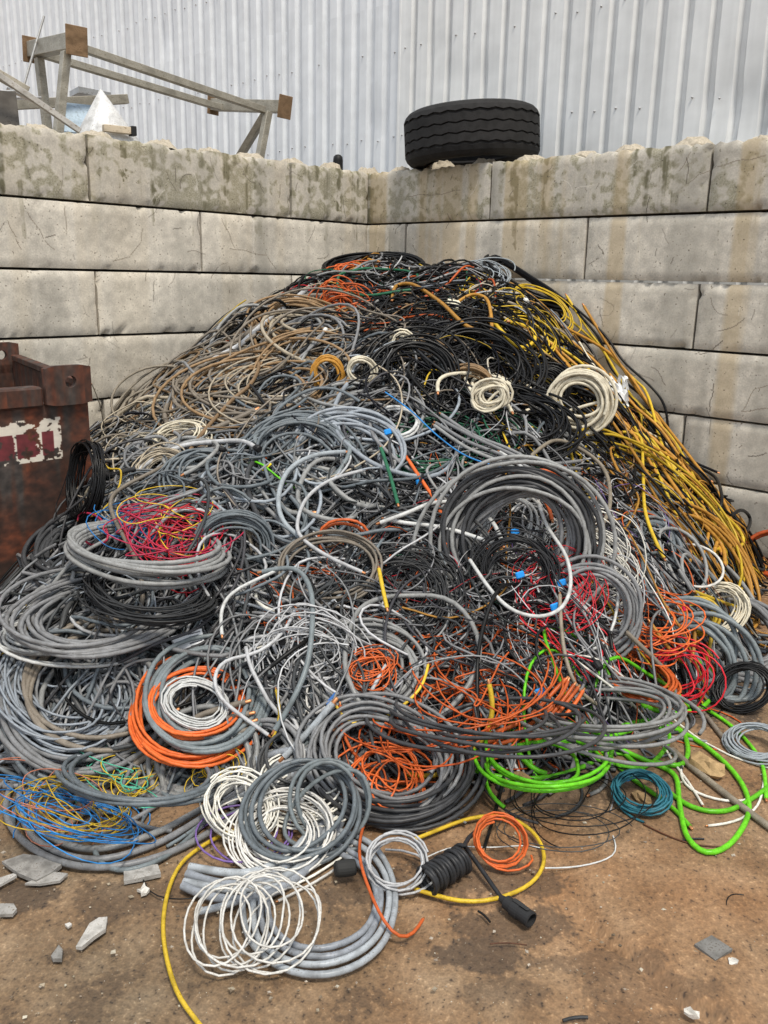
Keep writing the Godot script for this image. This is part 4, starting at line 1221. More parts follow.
func build_cables() -> void:
	rnd.seed = 4242
	# name, label, group, centre, normal, radius, turns, wire radius, colour, radial spread, axial spread, drift, tags
	var coils := [
		["cable_coil", "black cable coil standing on edge against the rusty skip", "", Vector3(-1.190, 0.711, 3.667), Vector3(-0.753, 0.288, 0.592), 0.152, 21.75, 0.0037, "black", 0.07, 0.070, Vector3(0.000, 0.000, 0.000), []],
		["cable_coil", "single thin black hoop beside the standing black coil at the skip", "", Vector3(-1.220, 0.678, 3.717), Vector3(-0.635, 0.380, 0.673), 0.180, 1.00, 0.0021, "black", 0.06, 0.018, Vector3(0.000, 0.000, 0.000), []],
		["cable_coil", "hank of off-white ribbed cable by the rusty skip", "", Vector3(-0.901, 0.789, 3.239), Vector3(-0.252, 0.856, 0.451), 0.115, 23.20, 0.0041, "ivory", 0.32, 0.070, Vector3(0.000, 0.000, 0.000), []],
		["cable_coil", "loose off-white coil below the ribbed white hank", "", Vector3(-0.924, 0.705, 3.544), Vector3(-0.096, 0.657, 0.748), 0.107, 20.30, 0.0035, "beige", 0.36, 0.060, Vector3(0.000, 0.000, 0.000), []],
		["cable_coil", "dark slate coil beside the off-white hanks", "", Vector3(-0.728, 0.699, 3.624), Vector3(0.128, 0.779, 0.614), 0.123, 17.40, 0.0058, "slate", 0.36, 0.050, Vector3(0.000, 0.000, 0.000), []],
		["wire_tangle", "tangle of thin red wire on the grey coil stack", "", Vector3(-0.791, 0.602, 4.065), Vector3(0.088, 0.976, 0.198), 0.150, 14.50, 0.0027, "pink", 0.75, 0.060, Vector3(0.000, 0.000, 0.000), []],
		["wire_tangle", "thin yellow wire looped through the red tangle", "", Vector3(-0.800, 0.634, 4.019), Vector3(0.080, 0.982, 0.171), 0.127, 4.35, 0.0020, "yellow", 0.75, 0.060, Vector3(0.000, 0.000, 0.000), []],
		["wire_tangle", "thin blue wire under the red tangle", "", Vector3(-0.916, 0.576, 4.008), Vector3(0.101, 0.977, 0.188), 0.128, 8.70, 0.0022, "blue", 0.75, 0.050, Vector3(0.000, 0.000, 0.000), []],
		["wire_tangle", "darker red wire at the far side of the red tangle", "", Vector3(-0.725, 0.562, 4.133), Vector3(0.135, 0.864, 0.486), 0.116, 13.05, 0.0026, "red", 0.60, 0.050, Vector3(0.000, 0.000, 0.000), []],
		["cable_coil", "thick mid grey coil carrying the red wire tangle", "", Vector3(-0.848, 0.540, 4.171), Vector3(0.064, 0.998, 0.017), 0.269, 10.15, 0.0089, "grey", 0.14, 0.070, Vector3(0.000, 0.000, 0.000), []],
		["cable_coil", "flat dark grey coil leaning on the skip face", "", Vector3(-1.211, 0.459, 3.821), Vector3(-0.040, 0.934, 0.354), 0.191, 13.05, 0.0084, "dgrey", 0.20, 0.037, Vector3(0.000, 0.000, 0.000), []],
		["cable_coil", "fine black coil under the thick grey stack", "", Vector3(-0.805, 0.427, 4.347), Vector3(0.070, 0.998, -0.004), 0.229, 29.00, 0.0034, "char", 0.14, 0.070, Vector3(0.000, 0.000, 0.000), []],
		["cable_coil", "thick grey coil lying below the fine black coil", "", Vector3(-0.965, 0.377, 4.375), Vector3(0.119, 0.988, 0.100), 0.264, 11.60, 0.0079, "grey", 0.26, 0.036, Vector3(0.000, 0.000, 0.000), []],
		["cable_coil", "light grey coil at the lower edge of the coil stack", "", Vector3(-1.081, 0.317, 4.422), Vector3(0.133, 0.989, 0.067), 0.218, 7.25, 0.0060, "lgrey", 0.29, 0.030, Vector3(0.000, 0.000, 0.000), []],
		["cable_coil", "large coil of fine blue grey cable at the left foot", "", Vector3(-1.042, 0.166, 4.634), Vector3(0.234, 0.891, 0.388), 0.193, 34.80, 0.0045, "bluegrey", 0.43, 0.070, Vector3(0.000, 0.000, 0.000), []],
		["cable_coil", "thick taupe grey loops over the large blue grey coil", "", Vector3(-0.908, 0.214, 4.613), Vector3(0.211, 0.874, 0.439), 0.249, 4.35, 0.0085, "taupe", 0.14, 0.038, Vector3(0.000, 0.000, 0.000), []],
		["cable_coil", "thick grey ring around the large blue grey coil", "", Vector3(-0.978, 0.168, 4.674), Vector3(0.226, 0.888, 0.399), 0.265, 3.77, 0.0090, "grey", 0.14, 0.039, Vector3(0.000, 0.000, 0.000), []],
		["cable_coil", "outer grey loop reaching from the blue grey coil onto the dirt", "", Vector3(-0.972, 0.154, 4.719), Vector3(0.236, 0.870, 0.432), 0.285, 1.60, 0.0077, "slate", 0.17, 0.035, Vector3(0.000, 0.000, 0.000), []],
		["cable_coil", "orange cable coil wrapped round the slate coil", "", Vector3(-0.583, 0.162, 4.713), Vector3(0.124, 0.936, 0.330), 0.206, 10.15, 0.0058, "orange", 0.12, 0.040, Vector3(0.000, 0.000, 0.000), []],
		["cable_coil", "slate grey coil holding the orange coil", "", Vector3(-0.545, 0.207, 4.707), Vector3(0.128, 0.887, 0.443), 0.192, 11.60, 0.0083, "slate", 0.19, 0.050, Vector3(0.000, 0.000, 0.000), []],
		["cable_coil", "inner orange turns inside the slate coil", "", Vector3(-0.572, 0.207, 4.744), Vector3(0.128, 0.919, 0.372), 0.140, 7.25, 0.0055, "orange", 0.12, 0.030, Vector3(0.000, 0.000, 0.000), []],
		["cable_coil", "small light grey coil in the middle of the orange coil", "", Vector3(-0.568, 0.217, 4.763), Vector3(0.145, 0.850, 0.507), 0.089, 11.60, 0.0033, "lgrey", 0.17, 0.030, Vector3(0.000, 0.000, 0.000), []],
		["cable_coil", "slate cable coil at the left front edge by the coloured wires", "", Vector3(-0.705, 0.090, 4.982), Vector3(0.077, 0.980, -0.183), 0.204, 4.35, 0.0071, "slate", 0.17, 0.033, Vector3(0.000, 0.000, 0.000), []],
		["wire_tangle", "blue strands in the bundle of coloured wires on the dirt", "", Vector3(-0.894, 0.059, 5.161), Vector3(0.298, 0.926, -0.231), 0.145, 7.25, 0.0019, "blue", 0.57, 0.050, Vector3(0.000, 0.000, 0.000), []],
		["wire_tangle", "yellow strands in the bundle of coloured wires on the dirt", "", Vector3(-0.862, 0.052, 5.137), Vector3(0.300, 0.935, -0.188), 0.135, 8.70, 0.0017, "yellow", 0.52, 0.060, Vector3(0.000, 0.000, 0.000), []],
		["wire_tangle", "salmon strands in the bundle of coloured wires on the dirt", "", Vector3(-0.922, 0.052, 5.122), Vector3(0.309, 0.934, -0.179), 0.133, 5.80, 0.0017, "salmon", 0.52, 0.060, Vector3(0.000, 0.000, 0.000), []],
		["wire_tangle", "light blue strands over the coloured wire bundle", "", Vector3(-0.854, 0.083, 5.227), Vector3(0.292, 0.871, -0.396), 0.164, 4.35, 0.0019, "blue", 0.38, 0.060, Vector3(0.000, 0.000, 0.000), []],
		["wire_tangle", "mint green wire beside the coloured wire bundle", "", Vector3(-0.797, 0.030, 4.941), Vector3(0.105, 0.988, -0.117), 0.101, 5.80, 0.0019, "mint", 0.75, 0.060, Vector3(0.000, 0.000, 0.000), []],
		["wire_tangle", "small yellow green wire tuft behind the bundle", "", Vector3(-0.758, 0.016, 4.936), Vector3(0.124, 0.992, -0.006), 0.082, 5.80, 0.0017, "yellow", 0.75, 0.060, Vector3(0.000, 0.000, 0.000), []],
		["wire_tangle", "pale yellow wire tuft by the orange coil", "", Vector3(-0.500, 0.046, 4.888), Vector3(0.154, 0.513, 0.845), 0.045, 8.70, 0.0017, "yellow", 0.75, 0.050, Vector3(0.000, 0.000, 0.000), []],
		["cable_coil", "open spiral of thin white cable lying on the dirt", "", Vector3(-0.289, 0.041, 5.582), Vector3(0.091, 0.927, 0.363), 0.101, 11.60, 0.0029, "white", 0.28, 0.050, Vector3(0.173, -0.008, -0.022), []],
		["cable_coil", "white cable coil under the blue tie", "", Vector3(-0.248, 0.029, 5.201), Vector3(0.056, 0.968, 0.243), 0.118, 13.05, 0.0032, "white", 0.35, 0.050, Vector3(0.039, -0.000, -0.008), []],
		["cable_coil", "white coil in front of the grey mass, farther from the dirt", "", Vector3(-0.206, 0.022, 4.969), Vector3(0.033, 0.992, 0.122), 0.138, 13.05, 0.0033, "white", 0.38, 0.050, Vector3(0.000, 0.000, 0.000), []],
		["cable_coil", "hank of white cable beside the pale conduit", "", Vector3(-0.380, 0.040, 5.115), Vector3(0.101, 0.912, 0.398), 0.095, 11.60, 0.0031, "white", 0.35, 0.050, Vector3(0.000, 0.000, 0.000), []],
		["cable_coil", "purple cable glimpsed under the white coils", "", Vector3(-0.359, 0.011, 5.171), Vector3(0.070, 0.996, 0.063), 0.117, 2.00, 0.0031, "violet", 0.29, 0.021, Vector3(0.000, 0.000, 0.000), []],
		["cable_coil", "slate blue cable rings over the white coils", "", Vector3(-0.200, 0.075, 5.151), Vector3(0.051, 0.877, 0.478), 0.152, 4.35, 0.0072, "slate", 0.17, 0.034, Vector3(0.000, 0.000, 0.000), []],
		["cable_coil", "slate blue ring at the top of the white coils", "", Vector3(-0.113, 0.096, 5.122), Vector3(0.028, 0.542, 0.840), 0.112, 2.00, 0.0068, "slate", 0.17, 0.032, Vector3(0.000, 0.000, 0.000), []],
		["cable_coil", "small loops of pale lavender white cable by the coiled cord", "", Vector3(0.076, 0.031, 5.337), Vector3(-0.038, 0.924, 0.380), 0.077, 6.52, 0.0036, "lgrey", 0.23, 0.050, Vector3(0.000, 0.000, 0.000), []],
		["cable_coil", "two rings of thin orange cable on the wet dirt", "", Vector3(0.371, 0.060, 5.274), Vector3(-0.151, 0.571, 0.807), 0.068, 4.35, 0.0035, "orange", 0.22, 0.023, Vector3(0.000, 0.000, 0.000), []],
		["cable_coil", "thin black wire loops on the dirt below the lime cable", "", Vector3(0.642, 0.039, 5.027), Vector3(-0.091, 0.977, -0.192), 0.180, 4.64, 0.0020, "black", 0.41, 0.018, Vector3(0.000, 0.000, 0.000), []],
		["cable_coil", "thin dark wire loops beside the yellow ring", "", Vector3(0.549, 0.029, 5.177), Vector3(-0.086, 0.976, -0.200), 0.132, 2.40, 0.0016, "dgrey", 0.43, 0.017, Vector3(0.000, 0.000, 0.000), []],
		["cable_coil", "teal cable coil lying on the dirt", "", Vector3(0.864, 0.027, 4.979), Vector3(-0.207, 0.963, 0.170), 0.082, 11.60, 0.0038, "teal", 0.19, 0.030, Vector3(0.000, 0.000, 0.000), [[Vector3(0.860, 0.000, 4.849), 0]]],
		["cable_coil", "lime green coil under the dark grey cables", "", Vector3(0.580, 0.086, 4.853), Vector3(-0.080, 0.985, -0.155), 0.177, 4.35, 0.0065, "lime", 0.41, 0.031, Vector3(0.000, 0.000, 0.000), []],
		["cable_coil", "thick slate coil at the right foot below the ivory coil", "", Vector3(1.334, 0.129, 4.124), Vector3(-0.354, 0.378, 0.856), 0.163, 7.25, 0.0101, "slate", 0.43, 0.050, Vector3(0.000, 0.000, 0.000), []],
		["cable_coil", "thick grey coil behind the slate coil at the right foot", "", Vector3(1.646, 0.080, 3.845), Vector3(-0.289, 0.898, 0.330), 0.185, 8.70, 0.0102, "grey", 0.23, 0.050, Vector3(0.000, 0.000, 0.000), []],
		["cable_coil", "black cable coil lying on the dirt at the right", "", Vector3(1.469, 0.067, 4.312), Vector3(-0.382, 0.647, 0.660), 0.090, 11.60, 0.0044, "black", 0.17, 0.030, Vector3(0.000, 0.000, 0.000), []],
		["cable_coil", "light blue grey wire coil at the right edge of the dirt", "", Vector3(1.375, 0.025, 4.659), Vector3(-0.254, 0.962, 0.101), 0.092, 13.05, 0.0037, "bluegrey", 0.20, 0.030, Vector3(0.000, 0.000, 0.000), []],
		["cable_coil", "bunch of yellow cable tied with red tape", "", Vector3(1.393, 0.237, 3.964), Vector3(-0.341, 0.626, 0.701), 0.076, 8.70, 0.0070, "yellow", 0.20, 0.030, Vector3(0.000, 0.000, 0.000), [[Vector3(1.310, 0.303, 4.046), 1]]],
		["cable_coil", "ivory coil behind the yellow bunch", "", Vector3(1.549, 0.191, 3.796), Vector3(-0.349, 0.677, 0.647), 0.106, 13.05, 0.0044, "ivory", 0.29, 0.040, Vector3(0.000, 0.000, 0.000), []],
		["cable_coil", "single ring of white cable on the black cables", "", Vector3(1.468, 0.351, 3.663), Vector3(-0.091, 0.872, 0.481), 0.127, 1.15, 0.0063, "white", 0.07, 0.031, Vector3(0.000, 0.000, 0.000), []],
		["wire_tangle", "loose red wire loops at the right foot", "", Vector3(1.204, 0.133, 4.296), Vector3(-0.337, 0.397, 0.854), 0.109, 8.70, 0.0033, "red", 0.45, 0.050, Vector3(0.000, 0.000, 0.000), []],
		["wire_tangle", "orange wire above the red loops", "", Vector3(1.148, 0.261, 4.162), Vector3(-0.212, 0.938, 0.274), 0.112, 10.15, 0.0032, "orange", 0.52, 0.050, Vector3(0.000, 0.000, 0.000), []],
		["cable_coil", "flat orange cable coil under the red loops", "", Vector3(1.029, 0.144, 4.393), Vector3(-0.014, 0.995, 0.103), 0.136, 10.15, 0.0055, "orange", 0.20, 0.040, Vector3(0.000, 0.000, 0.000), []],
		["cable_coil", "orange hoop of pipe leaning at the right wall", "", Vector3(2.356, 0.065, 2.631), Vector3(-0.404, 0.597, 0.693), 0.173, 4.35, 0.0114, "dorange", 0.09, 0.046, Vector3(0.000, 0.000, 0.000), []],
		["cable_coil", "big pale grey outer rings of the large coil", "", Vector3(0.571, 0.579, 4.094), Vector3(-0.171, 0.286, 0.943), 0.293, 3.77, 0.0085, "grey", 0.20, 0.037, Vector3(0.000, 0.000, 0.000), []],
		["cable_coil", "dark grey turns inside the large pale coil", "", Vector3(0.604, 0.584, 4.040), Vector3(-0.178, 0.280, 0.943), 0.257, 13.05, 0.0086, "dgrey", 0.19, 0.050, Vector3(0.000, 0.000, 0.000), []],
		["cable_coil", "mid grey turns of the large pale coil", "", Vector3(0.583, 0.565, 4.005), Vector3(-0.170, 0.283, 0.944), 0.223, 8.70, 0.0080, "grey", 0.23, 0.050, Vector3(0.000, 0.000, 0.000), []],
		["cable_coil", "orange turns inside the large pale coil", "", Vector3(0.669, 0.613, 3.871), Vector3(-0.187, 0.260, 0.947), 0.193, 4.35, 0.0069, "orange", 0.20, 0.033, Vector3(0.000, 0.000, 0.000), []],
		["cable_coil", "small light ring inside the large coil", "", Vector3(0.596, 0.591, 3.890), Vector3(-0.169, 0.268, 0.949), 0.109, 5.80, 0.0055, "lgrey", 0.23, 0.029, Vector3(0.000, 0.000, 0.000), [[Vector3(0.597, 0.600, 3.979), 0]]],
		["cable_coil", "fine dark coil with blue tape at the foot of the large coil", "", Vector3(0.587, 0.486, 4.150), Vector3(-0.177, 0.314, 0.933), 0.133, 23.20, 0.0034, "char", 0.36, 0.040, Vector3(0.000, 0.000, 0.000), [[Vector3(0.578, 0.505, 4.244), 0]]],
		["wire_tangle", "fine red and dark wires by the pale bundle", "", Vector3(0.741, 0.410, 4.233), Vector3(-0.197, 0.760, 0.619), 0.116, 14.50, 0.0019, "red", 0.60, 0.050, Vector3(0.000, 0.000, 0.000), [[Vector3(0.746, 0.468, 4.224), 0], [Vector3(0.696, 0.417, 4.349), 0]]],
		["wire_tangle", "thin white wires bundled beside the large coil", "", Vector3(0.917, 0.490, 3.999), Vector3(-0.255, 0.295, 0.921), 0.131, 17.40, 0.0027, "white", 0.52, 0.070, Vector3(0.000, 0.000, 0.000), []],
		["wire_tangle", "thin light grey wires beside the white wires", "", Vector3(0.941, 0.373, 4.150), Vector3(-0.268, 0.335, 0.903), 0.103, 14.50, 0.0026, "lgrey", 0.52, 0.060, Vector3(0.000, 0.000, 0.000), []],
		["cable_coil", "grey cable rings hanging by the pale wires", "", Vector3(0.858, 0.366, 4.243), Vector3(-0.253, 0.347, 0.903), 0.162, 5.80, 0.0077, "grey", 0.20, 0.035, Vector3(0.000, 0.000, 0.000), []],
		["cable_coil", "ivory coil with many loops below the yellow patch", "", Vector3(1.079, 1.001, 2.969), Vector3(-0.240, 0.128, 0.962), 0.132, 13.05, 0.0084, "ivory", 0.32, 0.050, Vector3(0.000, 0.000, 0.000), []],
		["cable_coil", "hank of ivory cable on the black mass", "", Vector3(0.579, 1.055, 3.210), Vector3(-0.143, 0.125, 0.982), 0.062, 10.15, 0.0069, "ivory", 0.41, 0.040, Vector3(0.000, 0.000, 0.000), []],
		["cable_coil", "small ivory coil beside the amber coil", "", Vector3(-0.035, 1.139, 2.975), Vector3(-0.000, 0.101, 0.995), 0.065, 8.70, 0.0059, "ivory", 0.20, 0.030, Vector3(0.000, 0.000, 0.000), []],
		["cable_coil", "ivory coil half buried near the crest", "", Vector3(0.176, 1.250, 2.766), Vector3(-0.045, 0.073, 0.996), 0.068, 7.25, 0.0058, "ivory", 0.20, 0.030, Vector3(0.000, 0.000, 0.000), []],
		["cable_coil", "amber cable coil on the black and taupe border", "", Vector3(-0.207, 1.116, 2.927), Vector3(0.038, 0.105, 0.994), 0.071, 8.70, 0.0073, "amber", 0.17, 0.030, Vector3(0.000, 0.000, 0.000), []],
		["cable_coil", "black coil lying on top of the crest", "", Vector3(0.041, 1.628, 0.901), Vector3(-0.023, 0.949, 0.314), 0.299, 14.50, 0.0085, "black", 0.14, 0.050, Vector3(0.000, 0.000, 0.000), []],
		["cable_coil", "black coil at the right end of the crest", "", Vector3(1.102, 1.562, 1.151), Vector3(0.271, 0.883, 0.383), 0.290, 11.60, 0.0087, "black", 0.17, 0.050, Vector3(0.000, 0.000, 0.000), []],
		["cable_coil", "black coil below the cream socket", "", Vector3(0.605, 1.136, 2.685), Vector3(-0.108, 0.761, 0.639), 0.245, 13.05, 0.0070, "black", 0.32, 0.050, Vector3(0.000, 0.000, 0.000), []],
		["cable_coil", "black coil beside the small ivory coil", "", Vector3(0.218, 1.119, 2.936), Vector3(-0.055, 0.680, 0.731), 0.202, 14.50, 0.0060, "black", 0.36, 0.050, Vector3(0.000, 0.000, 0.000), []],
		["cable_coil", "black coil under the ivory hank", "", Vector3(0.723, 0.902, 3.116), Vector3(-0.119, 0.868, 0.483), 0.237, 14.50, 0.0068, "black", 0.29, 0.050, Vector3(0.000, 0.000, 0.000), []],
		["cable_coil", "tall black coil left of the ivory coil", "", Vector3(0.959, 1.030, 2.638), Vector3(-0.202, 0.114, 0.973), 0.109, 11.60, 0.0064, "black", 0.26, 0.040, Vector3(0.000, 0.000, 0.000), []],
		["cable_coil", "tan brown coil beside the ivory hank", "", Vector3(0.517, 1.037, 2.923), Vector3(-0.121, 0.122, 0.985), 0.112, 11.60, 0.0061, "dtaupe", 0.26, 0.040, Vector3(0.000, 0.000, 0.000), []],
		["cable_coil", "wide coil of dusty taupe cable along the left wall", "", Vector3(-0.492, 1.024, 2.750), Vector3(-0.107, 0.953, 0.284), 0.411, 17.40, 0.0076, "taupe", 0.32, 0.060, Vector3(0.000, 0.000, 0.000), []],
		["cable_coil", "tan brown coil over the wide taupe coil", "", Vector3(-0.544, 0.986, 2.904), Vector3(-0.189, 0.907, 0.377), 0.347, 11.60, 0.0077, "dtaupe", 0.36, 0.060, Vector3(0.000, 0.000, 0.000), []],
		["cable_coil", "beige strands over the wide taupe coil", "", Vector3(-0.428, 1.015, 2.882), Vector3(-0.052, 0.932, 0.358), 0.307, 10.15, 0.0051, "beige", 0.43, 0.060, Vector3(0.000, 0.000, 0.000), []],
		["cable_coil", "grey coil above the wide taupe coil", "", Vector3(-0.378, 1.292, 2.050), Vector3(0.021, 0.851, 0.525), 0.250, 13.05, 0.0071, "dtaupe", 0.29, 0.050, Vector3(0.000, 0.000, 0.000), []],
		["wire_tangle", "bright orange wires near the crest", "", Vector3(-0.167, 1.401, 1.704), Vector3(0.023, 0.034, 0.999), 0.113, 17.40, 0.0046, "orange", 0.60, 0.060, Vector3(0.000, 0.000, 0.000), []],
		["wire_tangle", "orange wire on the left shoulder of the crest", "", Vector3(-0.128, 1.584, 0.977), Vector3(-0.008, 0.827, 0.561), 0.113, 7.25, 0.0047, "orange", 0.60, 0.050, Vector3(0.000, 0.000, 0.000), []],
		["cable_coil", "yellow coil at the right end of the crest", "", Vector3(1.127, 1.397, 1.607), Vector3(0.357, 0.721, 0.593), 0.181, 5.80, 0.0043, "yellow", 0.43, 0.050, Vector3(0.000, 0.000, 0.000), []],
		["cable_coil", "yellow loops under the yellow coil", "", Vector3(0.888, 1.282, 2.170), Vector3(0.152, 0.793, 0.590), 0.176, 5.80, 0.0043, "yellow", 0.51, 0.025, Vector3(0.000, 0.000, 0.000), []],
		["cable_coil", "pale wire bundle on the crest", "", Vector3(0.751, 1.602, 1.285), Vector3(-0.071, 0.908, 0.412), 0.162, 14.50, 0.0044, "bluegrey", 0.51, 0.040, Vector3(0.000, 0.000, 0.000), []],
		["cable_coil", "ring of dark slate cable standing left of the centre", "", Vector3(-0.530, 0.555, 4.062), Vector3(0.138, 0.291, 0.947), 0.119, 20.30, 0.0052, "slate", 0.20, 0.050, Vector3(0.000, 0.000, 0.000), []],
		["cable_coil", "taupe turns inside the standing slate ring", "", Vector3(-0.520, 0.551, 4.047), Vector3(0.135, 0.291, 0.947), 0.080, 5.80, 0.0061, "taupe", 0.22, 0.030, Vector3(0.000, 0.000, 0.000), []],
		["cable_coil", "loose ring of pale taupe cable at the centre", "", Vector3(-0.148, 0.500, 4.194), Vector3(0.021, 0.790, 0.613), 0.162, 5.80, 0.0058, "taupe", 0.10, 0.030, Vector3(0.000, 0.000, 0.000), []],
		["cable_coil", "pale grey loop tied with blue tape high on the heap", "", Vector3(0.123, 0.929, 3.313), Vector3(-0.036, 0.880, 0.474), 0.108, 1.60, 0.0081, "lgrey", 0.12, 0.036, Vector3(0.000, 0.000, 0.000), [[Vector3(0.087, 0.910, 3.431), 0]]],
		["cable_coil", "wide slate coil over the grey middle", "", Vector3(-0.283, 0.759, 3.577), Vector3(0.041, 0.751, 0.659), 0.249, 11.60, 0.0073, "slate", 0.29, 0.050, Vector3(0.000, 0.000, 0.000), []],
		["cable_coil", "blue grey coil over the grey middle", "", Vector3(-0.108, 0.809, 3.474), Vector3(0.005, 0.744, 0.668), 0.227, 8.70, 0.0081, "bluegrey", 0.29, 0.050, Vector3(0.000, 0.000, 0.000), []],
		["cable_coil", "grey coil at the right of the blue grey coil", "", Vector3(0.016, 0.912, 3.248), Vector3(-0.020, 0.853, 0.522), 0.219, 8.70, 0.0082, "grey", 0.29, 0.050, Vector3(0.000, 0.000, 0.000), []],
		["cable_coil", "fine dark green coil above the large coil", "", Vector3(0.294, 0.833, 3.396), Vector3(-0.060, 0.897, 0.439), 0.186, 13.05, 0.0040, "green", 0.29, 0.040, Vector3(0.000, 0.000, 0.000), []],
		["cable_coil", "fine charcoal coil at the centre of the heap", "", Vector3(0.102, 0.402, 4.253), Vector3(-0.040, 0.802, 0.596), 0.191, 20.30, 0.0033, "char", 0.36, 0.050, Vector3(0.000, 0.000, 0.000), [[Vector3(0.223, 0.736, 3.686), 0]]],
		["cable_coil", "dark grey coil under the fine charcoal coil", "", Vector3(0.208, 0.496, 4.044), Vector3(-0.064, 0.767, 0.639), 0.209, 11.60, 0.0061, "dgrey", 0.29, 0.050, Vector3(0.000, 0.000, 0.000), []],
		["cable_coil", "narrow ring of orange cable at the centre", "", Vector3(-0.095, 0.561, 3.992), Vector3(0.016, 0.287, 0.958), 0.089, 2.00, 0.0062, "orange", 0.14, 0.030, Vector3(0.000, 0.000, 0.000), []],
		["wire_tangle", "thin pale wires in the front middle", "", Vector3(-0.197, 0.309, 4.560), Vector3(0.051, 0.407, 0.912), 0.112, 17.40, 0.0028, "lgrey", 0.52, 0.060, Vector3(0.000, 0.000, 0.000), []],
		["wire_tangle", "knot of thin orange wire in the front middle", "", Vector3(0.013, 0.276, 4.625), Vector3(-0.018, 0.800, 0.600), 0.059, 15.95, 0.0023, "orange", 0.52, 0.050, Vector3(0.000, 0.000, 0.000), []],
		["cable_coil", "grey rings round the knot of orange wire", "", Vector3(-0.022, 0.270, 4.581), Vector3(-0.008, 0.820, 0.572), 0.154, 7.25, 0.0069, "grey", 0.22, 0.033, Vector3(0.000, 0.000, 0.000), []],
		["wire_tangle", "orange wires sweeping over the dark band", "", Vector3(0.358, 0.235, 4.594), Vector3(-0.073, 0.991, 0.112), 0.210, 7.25, 0.0032, "orange", 0.68, 0.060, Vector3(0.000, 0.000, 0.000), []],
		["wire_tangle", "rust orange wires under the yellow offcut", "", Vector3(0.295, 0.164, 4.718), Vector3(-0.060, 0.998, 0.037), 0.176, 10.15, 0.0029, "dorange", 0.68, 0.050, Vector3(0.000, 0.000, 0.000), []],
		["cable_coil", "dark grey coil under the yellow offcut", "", Vector3(0.104, 0.058, 4.890), Vector3(-0.037, 0.973, 0.226), 0.213, 13.05, 0.0069, "dgrey", 0.29, 0.050, Vector3(0.000, 0.000, 0.000), []],
		["cable_coil", "grey coil at the front foot of the heap", "", Vector3(0.039, 0.101, 4.903), Vector3(-0.025, 0.841, 0.541), 0.179, 8.70, 0.0069, "grey", 0.29, 0.050, Vector3(0.000, 0.000, 0.000), []],
		["wire_tangle", "orange wires in the front foot coil", "", Vector3(0.055, 0.038, 4.947), Vector3(-0.028, 0.932, 0.361), 0.095, 11.60, 0.0033, "orange", 0.52, 0.050, Vector3(0.000, 0.000, 0.000), []],
		["cable_coil", "wide dark grey coil along the front foot", "", Vector3(0.396, 0.193, 4.840), Vector3(-0.054, 0.985, -0.165), 0.299, 5.80, 0.0064, "dgrey", 0.41, 0.050, Vector3(0.000, 0.000, 0.000), []],
		["cable_coil", "wide grey coil above the lime green cable", "", Vector3(0.816, 0.157, 4.690), Vector3(-0.103, 0.987, -0.122), 0.227, 8.70, 0.0068, "grey", 0.36, 0.050, Vector3(0.000, 0.000, 0.000), [[Vector3(0.601, 0.203, 4.620), 0]]],
	]
	for q in coils:
		var p := coil_path(q[3], q[4], q[5], q[6], q[7], q[9], q[10], q[11], -0.02, q[0] == "wire_tangle")
		var o := cable(q[0], q[1], "cable coil", q[2], p, q[7], q[8])
		for f in q[12]:
			var tm := plain_mat(0.02, 0.25, 0.68, 0.45) if f[1] == 0 else plain_mat(0.62, 0.02, 0.08, 0.5)
			part(o, "tape_flag", box_mesh(Vector3(-0.018, -0.012, -0.006), Vector3(0.018, 0.014, 0.006), 0.004), tm, Transform3D(Basis.from_euler(Vector3(-0.3, 0.3, 0.2)), f[0] - o.position))
	var copper := plain_mat(0.45, 0.2, 0.09, 0.4, 0.6)
